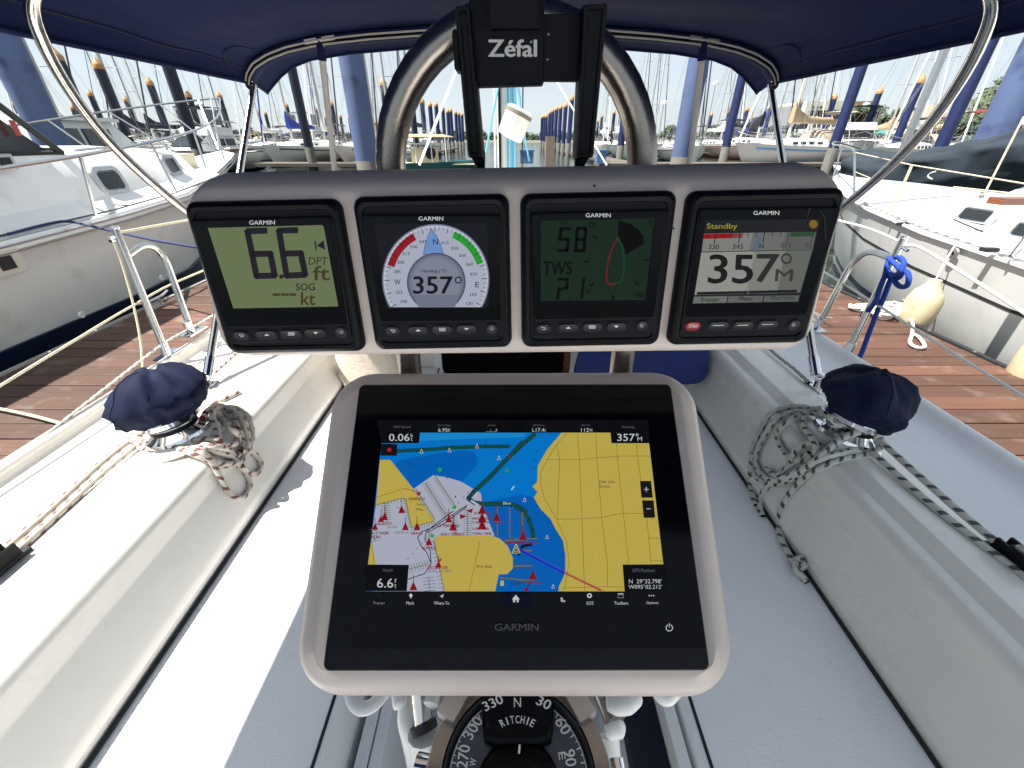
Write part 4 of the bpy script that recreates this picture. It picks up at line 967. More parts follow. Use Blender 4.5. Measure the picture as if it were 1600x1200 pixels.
rope('jib_sheet', [[at(206, 686, z=-.725), at(160, 722, z=-.730), at(80, 795, z=-.732), at(-30, 890, z=-.732), at(-200, 1040, z=-.732)], [at(212, 696, z=-.73), at(165, 735, z=-.734), at(90, 803, z=-.735), at(-20, 902, z=-.735), at(-180, 1048, z=-.735)]], .0082, ROPR, 'pair of red flecked sheet lines running aft along the port deck')
rope('halyard_tail', [[at(322, 596, z=-.733), at(345, 574, z=-.733), at(372, 550, z=-.733), at(470, 460, z=-.733)]], .006, ROPR, 'short red flecked line running forward from the port winch')
Q = lambda x, y, l=.008: surf(1160+x/3.243, 560+y/3.243, l)
SK = [
 [Q(420, 280, .05), Q(330, 250, .03), Q(240, 246, .014), Q(150, 280), Q(90, 370), Q(50, 480), Q(50, 560), Q(80, 610), Q(150, 636, .01), Q(250, 612, .012), Q(330, 560, .016), Q(430, 470, .024), Q(540, 385, .05)],
 [Q(440, 300, .05), Q(300, 268, .022), Q(180, 302, .016), Q(105, 400, .012), Q(66, 500, .014), Q(92, 580, .018), Q(165, 618, .022), Q(265, 590, .022), Q(400, 490, .03), Q(500, 405, .05), Q(600, 372, .06)],
 [Q(400, 255, .05), Q(335, 262, .04), Q(310, 330, .03), Q(350, 400, .03), Q(372, 450, .028), Q(350, 500, .026), Q(300, 520, .024), Q(240, 500, .02), Q(190, 440, .014), Q(180, 380, .014), Q(225, 325, .018), Q(300, 290, .03)],
 [Q(55, 480, .016), Q(42, 560, .012), Q(40, 640), Q(55, 700), Q(70, 745, .004)],
 [Q(340, 480, .024), Q(240, 545, .02), Q(130, 640, .016), Q(95, 705), Q(90, 760), Q(104, 800, .004)],
 [Q(640, 370, .05), Q(700, 395, .03), Q(695, 450, .022), Q(620, 488, .018), Q(500, 512, .014), Q(400, 552, .012), Q(320, 600), Q(250, 670), Q(200, 760), Q(185, 850), Q(200, 920), Q(235, 990), Q(262, 1022, .010), Q(298, 1012, .022), Q(318, 1040, .02), Q(292, 1062, .008), Q(262, 1040, .018), Q(280, 1080, .016), Q(308, 1110), Q(328, 1135, .006)],
 [Q(235, 530, .03), Q(280, 455, .026), Q(370, 428, .022), Q(480, 442, .024), Q(600, 430, .026), Q(690, 440, .02), Q(705, 410, .03)],
 [Q(120, 560, .016), Q(200, 605, .024), Q(300, 560, .028), Q(420, 500, .03), Q(540, 470, .024), Q(640, 420, .03), Q(690, 385, .04)],
 [Q(470, 300, .08), Q(445, 298, .085), Q(450, 330, .07), Q(520, 345, .065)]]
rope('coiled_sheet', SK, .0082, ROPK, 'black flecked grey rope coiled over the starboard coaming with a knotted end')
rope('jib_sheet', [[at(1373, 687, z=-.70), at(1405, 716, z=-.705), at(1500, 800, z=-.715), at(1600, 882, z=-.72), at(1760, 1010, z=-.725)], [at(1362, 706, z=-.715), at(1440, 776, z=-.722), at(1530, 848, z=-.728), at(1600, 900, z=-.732), at(1740, 1010, z=-.735)]], .0082, ROPK, 'pair of black flecked sheet lines running aft along the starboard deck')
rope('halyard_tail', [[at(1264, 598, z=-.733), at(1240, 576, z=-.733), at(1202, 545, z=-.733), at(1120, 470, z=-.733)]], .006, ROPK, 'short black flecked line running forward from the starboard winch')
for p, lab in ((at(1582, 880, z=-.738), 'black sheet lead block on the starboard deck at the frame edge'), (at(-2, 890, z=-.738), 'black sheet lead block on the port deck at the frame edge')):
    b = thing('lead_block', lab, 'pulley', p)
    m = MB(); m.box(p+Vector((0, -.03, .002)), (.035, .16, .008)); m.build('track', RUB, b)
    m = MB(); m.box(p+Vector((.014, 0, .018)), (.006, .07, .034)); m.box(p+Vector((-.014, 0, .018)), (.006, .07, .034)); m.build('cheek', BLK, b)
    m = MB(); m.lathe([(.022, -.009), (.016, -.003), (.016, .003), (.022, .009)], p+Vector((0, 0, .022)), (1, 0, 0), 16); m.build('sheave', ALU, b)

# ---------------------------------------------------------------- gate stanchions and lifelines
def gate(s, label, bot, top, bb, btop, bpk, arch=None):
    t = thing('gate_stanchion', label, 'stanchion', bot, 'braced stanchions on the boat deck edge')
    d = (top-bot).normalized()
    MB().tube([bot+Vector((0, 0, .004)), top], .0125, 14).build('post', STL, t)
    MB().lathe([(.0125, -.004), (.0135, 0), (.0135, .006), (.009, .009)], top, d, 14).build('cap', CHR, t)
    MB().tube(smooth_path([btop]+arch+[bb], 6), .0125, 12).build('brace', STL, t)
    for p in (bot, bb):
        m = MB(); m.box(p+Vector((0, .01, .002)), (.05, .11, .006)); m.tube([p, p+(d if p is bot else Vector((0, -.1, 1)).normalized())*.055], .0165, 12); m.build('foot', CHR, t)
    m = MB(); m.tube([top-d*.03+Vector((-s*.0, -.012, 0)), top-d*.03+Vector((0, -.04, -.006))], .006, 8); m.lathe([(.010, -.004), (.010, .004)], top-d*.03+Vector((0, -.028, 0)), (1, 0, 0), 10); m.build('shackle', CHR, t)
    return t
bl_ = at(262, 556, x=-1.395); tl_ = at(180, 357, x=-1.44)
gate(-1, 'port stainless gate stanchion with curved brace beside the brown dock', bl_, tl_, at(300, 520, x=-1.385), bl_.lerp(tl_, .80), None, [at(222, 385, x=-1.435), at(243, 388, x=-1.43), at(259, 408, x=-1.42), at(272, 442, x=-1.41), at(286, 480, x=-1.395)])
br_ = at(1322, 555, x=1.395); tr_ = at(1412, 372, x=1.44)
gate(1, 'starboard stainless gate stanchion with a blue rope tied round it', br_, tr_, at(1275, 514, x=1.385), br_.lerp(tr_, .84), None, [at(1366, 394, x=1.435), at(1347, 398, x=1.43), at(1329, 416, x=1.42), at(1312, 446, x=1.405), at(1293, 482, x=1.395)])
def line_thing(name, label, strands, r, m, cat='line', n=6, ns=5):
    mb = MB()
    for st in strands: mb.tube(smooth_path(st, ns) if len(st) > 2 else st, r, n)
    o = mb.build(name, m, angle=80); tag(o, label, cat); return o
ll = at(212, 475, x=-1.425)
line_thing('lifeline', 'white covered lower lifeline along the port deck edge', [[at(480, 360, x=-1.42), at(305, 428, x=-1.42), ll, at(100, 542, x=-1.42), at(0, 603, x=-1.42), at(-300, 790, x=-1.42)]], .0042, CRM, 'lifeline')
line_thing('lifeline', 'cream upper lifeline running forward from the port gate stanchion', [[tl_-Vector((0, 0, .015)), at(300, 343, x=-1.42), at(420, 325, x=-1.40)]], .0045, CRM, 'lifeline')
line_thing('gate_line', 'slack cream gate wire hanging down beside the port stanchion', [[tl_+Vector((0, -.03, -.03)), at(190, 410, x=-1.44), at(208, 474, x=-1.43), at(219, 530, x=-1.42), at(223, 575, x=-1.40)]], .004, CRM, 'lifeline')
line_thing('furling_line', 'thin flecked line led along the port deck edge past the stanchion foot', [[at(345, 485, x=-1.40), at(300, 512, x=-1.40), at(254, 538, x=-1.40), at(150, 618, x=-1.385), at(0, 737, x=-1.375), at(-200, 900, x=-1.375)]], .005, ROPK, 'rope')
line_thing('lifeline', 'cream upper lifeline running aft from the starboard gate stanchion', [[tr_-Vector((0, .02, .02)), at(1440, 388, x=1.44), at(1500, 424, x=1.43), at(1600, 489, x=1.42), at(1900, 690, x=1.42)]], .0052, mat('white_lifeline', (.72, .71, .66), .45), 'lifeline')
line_thing('lifeline', 'white lower lifeline crossing the starboard dock view', [[at(1240, 395, x=1.42), at(1375, 479, x=1.42), at(1480, 546, x=1.42), at(1600, 620, x=1.42), at(1900, 812, x=1.42)]], .0050, MATS['white_lifeline'], 'lifeline')
line_thing('lifeline', 'white upper lifeline running forward from the starboard stanchion', [[tr_-Vector((0, 0, .015)), at(1340, 352, x=1.42), at(1220, 325, x=1.40)]], .0045, MATS['white_lifeline'], 'lifeline')
K = lambda u, v, dx=0: at(u, v, x=1.425-dx)
kx = at(1393, 412, x=1.43)
br = [
 [K(1388, 404, .02), K(1398, 412, .03), K(1408, 424, .025), K(1404, 434, .01), K(1390, 432, -.01), K(1386, 420, -.02), K(1392, 408, -.02), K(1404, 402, .0), K(1412, 410, .02), K(1408, 424, .03), K(1396, 430, .03), K(1388, 424, .02)],
 [K(1390, 402, .01), K(1386, 415, .03), K(1382, 432, .03), K(1374, 452, .02), K(1368, 470, .02), K(1356, 486, .015), K(1347, 494, .01)],
 [K(1404, 424, .02), K(1416, 424, .02), K(1420, 436, .02), K(1416, 447, .02), K(1405, 447, .02), K(1398, 438, .02), K(1398, 428, .015)],
 [K(1394, 426, .0), K(1390, 440, .0), K(1378, 472, .0), K(1372, 484, .0), K(1358, 520, .0), K(1346, 552, 0), K(1337, 568, 0)]]
rope('blue_rope', br, .0088, BLUR, 'bright blue rope knotted on the starboard stanchion with tails hanging down')

# ---------------------------------------------------------------- black holder strapped to the hoop
FZ = Frame((0, .385, 0), (1, 0, 0), (0, .03, 1))
HZ = lambda x, y: FZ.px(600+x/4, y/4)
ho = thing('phone_holder', 'black plastic clamp holder with two upright rails and white lettering on its plate', 'phone holder', FZ.w(HZ(800, 530), 0))
m = MB(); slab(m, FZ, [HZ(530, -20), HZ(1003, -20), HZ(998, 527), HZ(575, 540)], [(-.012, 0, .001), (-.001, 0, .0012), (0, .0006, .001)], 3); m.build('front_plate', BLKM, ho, angle=30)
m = MB(); slab(m, FZ, [HZ(985, 78), HZ(1250, 78), HZ(1215, 500), HZ(985, 498)], [(-.012, 0, .001), (-.0035, 0, .0012), (-.003, .0006, .001)], 3); m.build('sliding_plate', BLKM, ho, angle=30)
for nm, q, hk in (('rail', [(445, 48), (545, 48), (628, 1000), (528, 985)], (528, 632, 985, -1)), ('rail', [(1232, 42), (1392, 30), (1302, 985), (1190, 1000)], (1190, 1302, 985, 1))):
    m = MB(); slab(m, FZ, [HZ(*p) for p in q], [(-.014, .0, .002), (.004, 0, .002), (.0075, .0012, .002), (.0075, .0034, .0015), (.0055, .0040, .0015), (.0055, .0055, .001)], 3)
    r_ = m.build(nm, BLK, ho, angle=30)
    a = FZ.w(HZ((hk[0]+hk[1])/2, hk[2]-8)); w = (FZ.w(HZ(hk[1], hk[2]))-FZ.w(HZ(hk[0], hk[2]))).length
    m = MB(); R = []
    for k in range(9):
        th = -.3+1.9*k/8; c = a+Vector((-.0 if hk[3] < 0 else 0, -.012, .002)); rr = .0125
        p = a+Vector((.006*(k/8)*(1 if hk[3] < 0 else -1), -.0125+rr*math.cos(th), -rr*math.sin(th)))
        t = Vector((0, -math.sin(th), -math.cos(th))); nn = Vector((1, 0, 0)).cross(t)
        ww = w*(.5-.06*k)
        R.append([p+Vector((-ww, 0, 0))+nn*.002, p+Vector((ww, 0, 0))+nn*.002, p+Vector((ww, 0, 0))-nn*.002, p+Vector((-ww, 0, 0))-nn*.002])
    m.rings(R); m.build('hook', BLK, r_, angle=40)
m = MB(); slab(m, FZ, [HZ(426, 185), HZ(470, 185), HZ(480, 448), HZ(444, 448)], [(-.012, 0, .003), (.002, 0, .003), (.003, .001, .003)], 4); m.build('release_tab', BLK, ho)
m = MB(); m.box(FZ.w(HZ(818, -10), -.006), (.034, .03, .035)); m.box(FZ.w(HZ(818, 0), -.03), (.028, .05, .03)); m.build('clamp_block', BLK, ho)
C = Canvas(FZ, .0003, lambda x, y: (600+x/4, y/4))
zl = mat('holder_lettering', (.42, .42, .42), .6)
C.text('Zéfal', 653, 248, 953, 354, zl, .045); C.arc(920, 262, 4, 7, 0, 360, zl, 12)
C.build(ho, {zl.name: 'plate_lettering'})
C = Canvas(FZ, -.0027, lambda x, y: (600+x/4, y/4)); C.disc(1022, 372, 7, LETG, 10); C.disc(1028, 215, 8, LETG, 10); C.build(ho, {LETG.name: 'rivet'})

# ---------------------------------------------------------------- mast and its lines ahead
ms = thing('mast', 'grey aluminium mast rising ahead behind the black holder', 'mast', (-.05, 4.6, -.40))
m = MB(); m.tube([(-.06, 4.6, -.40), (-.06, 4.6, 11)], .062, 20, sq=(1.3, .95)); m.build('spar', mat('mast_paint', (.62, .61, .58), .4, var=.05), ms)
MB().box((-.115, 4.535, 2.2), (.022, .02, 5.2)).build('sail_track', BLK, ms)
MB().box((-.165, 4.55, 2.2), (.014, .03, 5.2)).build('conduit', WHT, ms)
BR = mat('pale_blue_line', (.10, .42, .60), .7)
hl = thing('halyards', 'pale blue halyard ropes running up the mast', 'rope', (0, 4.5, -.4))
for k, x in enumerate((-.045, -.02, .005, .03)): MB().tube([(x, 4.5, -.40), (x*.7, 4.5, 9)], .009, 6).build('strand', BR if k % 2 else mat('teal_line', (.05, .25, .36), .7), hl)
for P in ([at(780, 130, y=4.4), at(770, 180, y=4.4), at(759, 238, y=4.4)], [at(809, 135, y=4.4), at(816, 190, y=4.4), at(827, 252, y=4.4)], [at(808, 130, y=4.3), at(812, 150, y=4.3), at(813, 165, y=4.3)]):
    MB().tube(smooth_path(P, 5), .008, 6).build('strand', BR, hl)
mk = MB(); mk.tube([(.10, 4.55, -.4), (.085, 4.55, 9)], .006, 6); tag(mk.build('black_halyard', RUB), 'thin black line close beside the mast', 'rope')
ca = at(797, 213, y=4.25); cb = at(813, 172, y=4.25); dd = (cb-ca).normalized()
ct = thing('mast_lamp_canister', 'white cylindrical canister hanging tilted in front of the mast', 'canister', ca)
L_ = (cb-ca).length
mk = MB().lathe([(.02, -.02), (.10, -.012), (.112, .0), (.116, .02), (.116, L_-.03), (.118, L_-.02), (.116, L_), (.09, L_+.012), (.02, L_+.016)], ca, dd, 28); mk.build('body', mat('white_canister', (.62, .62, .59), .4, var=.08, vscale=6), ct, angle=40)
MB().lathe([(.1185, L_-.045), (.1195, L_-.03), (.1185, L_-.015)], ca, dd, 28).build('stained_band', mat('stain_brown', (.16, .14, .11), .8, var=.4, vscale=30), ct)
for s, P in ((-1, [at(655, 258, y=4.5), (-.06, 4.58, 1.3)]), (1, [at(948, 258, y=4.3), (-.04, 4.58, 1.0)])):
    line_thing('shroud', ('white' if s < 0 else 'white')+' covered wire slanting down from the mast to the '+('port' if s < 0 else 'starboard')+' side', [P], .011 if s < 0 else .008, WHR, 'shroud', 8)
# ================================================================ water, shore
wm = bpy.data.materials.new('harbour_water'); wm.use_nodes = True; N = wm.node_tree.nodes; L = wm.node_tree.links; p = N['Principled BSDF']
p.inputs['Base Color'].default_value = (.022, .030, .022, 1); p.inputs['Roughness'].default_value = .07
tc = N.new('ShaderNodeTexCoord'); n1 = N.new('ShaderNodeTexNoise'); n1.inputs['Scale'].default_value = 1.6; n1.inputs['Detail'].default_value = 6; n1.inputs['Distortion'].default_value = .6
L.new(tc.outputs['Object'], n1.inputs[0]); b = N.new('ShaderNodeBump'); b.inputs['Strength'].default_value = .5; b.inputs['Distance'].default_value = .12
L.new(n1.outputs[0], b.inputs['Height']); L.new(b.outputs[0], p.inputs['Normal'])
m = MB(); m.flat([(-1500, -200, WATER), (1500, -200, WATER), (1500, 2500, WATER), (-1500, 2500, WATER)]); tag(m.build('water', wm, angle=-1), kind='structure')
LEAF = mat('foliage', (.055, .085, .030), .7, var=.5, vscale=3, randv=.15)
LEAF2 = mat('hazed_foliage', (.085, .11, .075), .9, var=.3, vscale=.3)  # leaf green paled, distance haze put into the colour
TRUNK = mat('bark', (.16, .12, .085), .9, var=.3, vscale=5)
# ---------------------------------------------------------------- docks
def pier(sgn, label_side):
    x0, x1 = sgn*2.20, sgn*3.62
    t = thing('finger_pier', 'reddish brown plank finger dock on the '+label_side+' side between the boats', 'dock', ((x0+x1)/2, 0, DOCK))
    t['kind'] = 'structure'; del t['category']
    proto = None; xa, xb = min(x0, x1), max(x0, x1); cx = (xa+xb)/2; wd = xb-xa
    m = MB(); m.box((cx, 0, DOCK-.018), (wd-.02, .1385, .036)); 
    # soften the long edges
    R = []
    for x in (xa, xb):
        R.append([Vector((x, y, DOCK+z)) for y, z in ((-.069, -.036), (.069, -.036), (.069, -.004), (.064, 0), (-.064, 0), (-.069, -.004))])
    m = MB(); m.rings(R)
    for x in (xa+.1, cx, xb-.1):
        for y in (-.035, .035): m.lathe([(.0055, 0), (.0045, .0012)], (x, y, DOCK-.0004), n=6, mi=1)
    proto = m.build('plank', [WOOD, mat('screw_head', (.10, .095, .085), .5, .5)], t, angle=30)
    for k in range(90):
        o = proto if k == 0 else link(proto.copy())
        if k: o.parent = t
        o.location = (random.uniform(-.006, .006), .6+k*.1445, random.uniform(-.004, .003)); o.rotation_euler = (random.uniform(-.012, .012), 0, random.uniform(-.004, .004))
    for x in (xa+.1, cx, xb-.1):
        MB().box((x, 6.8, DOCK-.14), (.07, 14, .18)).build('beam', WOODG, t)
    e = xa if sgn < 0 else xb
    MB().box((e+sgn*.035, 6.8, DOCK-.035), (.045, 14, .09)).build('edge_trim', mat('pale_edge_trim', (.26, .25, .23), .6, var=.2, vscale=6) if sgn < 0 else RUB, t)
    mm = MB()
    for k in range(26): mm.lathe([(.014, 0), (.012, .006), (.004, .009)], (e+sgn*.03, .8+k*.42, DOCK+.010), n=8)
    mm.build('edge_bolts', STL, t)
    MB().box((cx, 6.8, DOCK-.38), (wd-.15, 13.6, .28)).build('float', mat('dock_float', (.03, .03, .03), .8), t)
    return t
pier(-1, 'port'); pier(1, 'starboard')
def cleat(p, lab, s=1, rz=0):
    t = thing('dock_cleat', lab, 'cleat', p)
    Rz = Matrix.Rotation(rz, 3, 'Z'); P = lambda x, y, z: Vector(p)+Rz@Vector((x, y, z))*s
    MB().tube(smooth_path([P(-.0, -.17, .085), P(0, -.10, .066), P(0, 0, .062), P(0, .10, .066), P(0, .17, .085)], 5), [.008]+[.011]*4+[.014]*12+[.011]*3+[.008], 8).build('horn', ALU, t)
    m = MB()
    for y in (-.045, .045): m.tube([P(0, y*1.4, .0), P(0, y, .06)], .013, 8)
    m.build('leg', ALU, t); MB().box(P(0, 0, .006), (.07*s, .17*s, .012), Rz).build('base', ALU, t)
cleat(at(245, 480, z=DOCK), 'grey cleat on the port dock between the stanchion legs', 1.25, .0)
cleat(at(1270, 500, z=DOCK), 'dark cleat on the starboard dock beside the instrument pod', 1.0, .2)
cleat(at(1428, 490, z=DOCK), 'cleat buried in the tangled white dock lines', 1.0, .1)
# tangled dock line with an eye splice
P = lambda u, v, l=.02: at(u, v, z=DOCK+l)
random.seed(5); tang = []
ctr = P(1395, 490); 
def loopset(c, n, rx, ry, seed):
    random.seed(seed); pts = []
    for k in range(n):
        a = k*1.25+random.uniform(-.3, .3); r = random.uniform(.45, 1.05)
        pts.append(c+Vector((math.cos(a)*rx*r, math.sin(a)*ry*r, random.uniform(0, .055))))
    return pts
rope('dock_line', [loopset(P(1350, 483), 12, .13, .10, 1), loopset(P(1376, 492), 16, .12, .14, 2), loopset(P(1400, 484), 12, .10, .12, 3), loopset(P(1418, 490, .04), 18, .12, .15, 4), [P(1328, 480), P(1345, 476), P(1365, 485)],
    [P(1418, 494, .05), P(1426, 506), P(1425, 522)], [P(1425, 522), P(1422, 536), P(1434, 543), P(1445, 541), P(1436, 527), P(1427, 522)]], .013, ROPW, 'tangle of off-white dock line with an eye loop on the starboard dock')
line_thing('dock_line', 'white dock line lying taut across the port dock', [[P(-60, 628, .03), P(30, 645, .03), P(96, 662, .03), P(180, 690, .03)]], .010, CRM, 'rope')

# ---------------------------------------------------------------- pilings
pile_protos = {}
def piling_proto(kind):
    t = thing('piling', 'x', 'piling', (0, 0, 0)); r = .29
    H = 6.4
    body = {'blue': BLU, 'pale': PALB, 'dark': DKB}[kind]
    MB().lathe([(r*1.02, -1.0), (r*1.02, 1.45), (r*1.0, 1.46)], n=20).build('concrete_foot', CONC if kind != 'dark' else mat('dark_wet_concrete', (.10, .095, .085), .8, var=.3, vscale=4), t, angle=50)
    MB().lathe([(r*.99, 1.40), (r, 1.44), (r*1.0, 3), (r*1.01, 5), (r, H-.5)], n=24).build('sleeve', body, t, angle=50)
    MB().lathe([(r*1.05, H-.52), (r*1.06, H-.30), (r*.9, H-.22), (r*.12, H+.12), (.005, H+.15)], n=20).build('cap', CAPM, t, angle=50)
    return t
used = {}
def pile(kind, pos, lab, group=None, rz=0, sc=1, zs=1):
    if kind not in pile_protos: pile_protos[kind] = piling_proto(kind); o = pile_protos[kind]
    else: o = copy_tree(pile_protos[kind])
    o['label'] = lab; o.location = pos; o.rotation_euler.z = rz; o.scale = (sc, sc, zs)
    if group: o['group'] = group; o.rotation_euler.x = random.uniform(-.012, .012); o.rotation_euler.y = random.uniform(-.012, .012); o.scale.z = random.uniform(.96, 1.04)
    elif 'group' in o: del o['group']
    return o
def basew(u, v, w, d=.58):         # a piling seen w pixels wide at (u, v)
    q = ray(u, v); t = d*FPX/w; p = q*t; return (p.x, p.y, WATER)
def baset(u, v, H=4.6):              # a piling whose cap tip shows at (u, v)
    p = at(u, v, z=H); return (p.x, p.y, WATER)
ORD = ['nearest', 'second nearest', 'third nearest', 'fourth nearest', 'middle', 'fourth farthest', 'third farthest', 'second farthest', 'farthest']
for kind, u, v, w, lab in (('pale', 36, 130, 46, 'huge faded blue piling at the far left behind the motor yacht'), ('dark', 112, 140, 15, 'dark piling just right of the huge faded one at left'), ('dark', 272, 130, 17, 'dark piling behind the motor yacht bow rail'),
      ('dark', 463, 140, 14, 'dark navy piling with black foot in front of the white sloop'), ('pale', 558, 150, 37, 'faded blue piling with a dark patch left of the steel hoop'), ('pale', 1078, 170, 30, 'faded blue piling behind the starboard strut'),
      ('blue', 978, 160, 11, 'blue piling just right of the steel hoop'), ('blue', 1147, 175, 13, 'blue piling with grey foot left of the starboard bimini leg'), ('blue', 1320, 180, 15, 'blue piling rising past the cream building'),
      ('blue', 1500, 165, 19, 'blue piling partly behind the bent stainless bow tube at right'), ('pale', 1578, 165, 46, 'huge faded blue piling at the far right above the slate sail cover'), ('dark', 68, 170, 7, 'slim dark piling against the right side of the huge left one')):
    pile(kind, basew(u, v, w), lab, rz=random.uniform(0, 6))
for i, (u, v, lab) in enumerate(((147, 88, 'tall capped piling above the port motor yacht rail'), (1307, 144, 'blue piling with orange cone before the cream building'), (1378, 134, 'blue piling with orange cone right of the brown building'), (1444, 114, 'tallest blue piling with orange cone on the right'), (1253, 153, 'blue piling with orange cone left of the cream building'),
      (597, 119, 'capped piling seen just left of the steel hoop'), (340, 142, 'capped piling just right of the motor yacht bow rail'))):
    pile('blue' if u > 1000 else 'dark', baset(u, v), lab, rz=i)
for u, v, w_ in ((137, 141, 'just left of the tall capped one behind the yacht rail'), (193, 147, 'just right of the tall capped one behind the yacht rail'), (291, 136, 'right of the dark piling behind the bow rail'), (20, 160, 'left of the huge pale piling'), (108, 160, 'right of the huge pale piling'),
    (231, 122, 'above the flybridge cruiser'), (402, 172, 'beside the port bimini leg'), (446, 157, 'above the bright blue sail cover'), (413, 172, 'left of the bright blue sail cover'), (471, 162, 'left of the long dark footed piling'), (493, 168, 'left of the port strut'), (516, 153, 'right of the port strut'),
    (530, 176, 'low beside the faded piling left of the hoop'), (544, 178, 'nearly touching the faded piling left of the hoop'), (457, 181, 'lowest behind the bright blue sail cover'), (508, 183, 'lowest beside the port strut'), (960, 172, 'inside the right curve of the hoop'), (941, 178, 'just right of the black holder'), (935, 184, 'touching the black holder rail'),
    (1091, 174, 'just right of the starboard strut'), (1113, 172, 'second right of the starboard strut'), (1140, 168, 'behind the khaki dodger sloop'), (1170, 163, 'left of the starboard bimini leg'), (1207, 160, 'behind the starboard bimini leg')):
    x, y, z = baset(u, v)
    pile('dark' if u < 1000 else 'blue', (x, y, z), 'small capped piling '+w_, 'distant capped pilings among the masts', rz=u)
for u, v in ((988, 720), (1003, 710), (1018, 700), (1035, 690), (1055, 675), (1078, 655), (1105, 638), (1135, 618), (1172, 588)):
    pile('blue', baset(600+u/4, v/4+1, 4.6), ORD[8-(988, 1003, 1018, 1035, 1055, 1078, 1105, 1135, 1172).index(u)]+' orange capped blue piling in the row right of the fairway', 'row of pilings right of the fairway')
for u, v in ((230, 600), (283, 625), (322, 640), (363, 660), (393, 672), (418, 685), (445, 695), (468, 705), (485, 712)):
    pile('blue', baset(600+u/4, v/4-2, 4.6), ORD[(230, 283, 322, 363, 393, 418, 445, 468, 485).index(u)]+' orange capped blue piling in the row left of the fairway', 'row of pilings left of the fairway')
pile('dark', baset(640, 128, 4.6), 'dark piling seen inside the left curve of the steel hoop', rz=1)

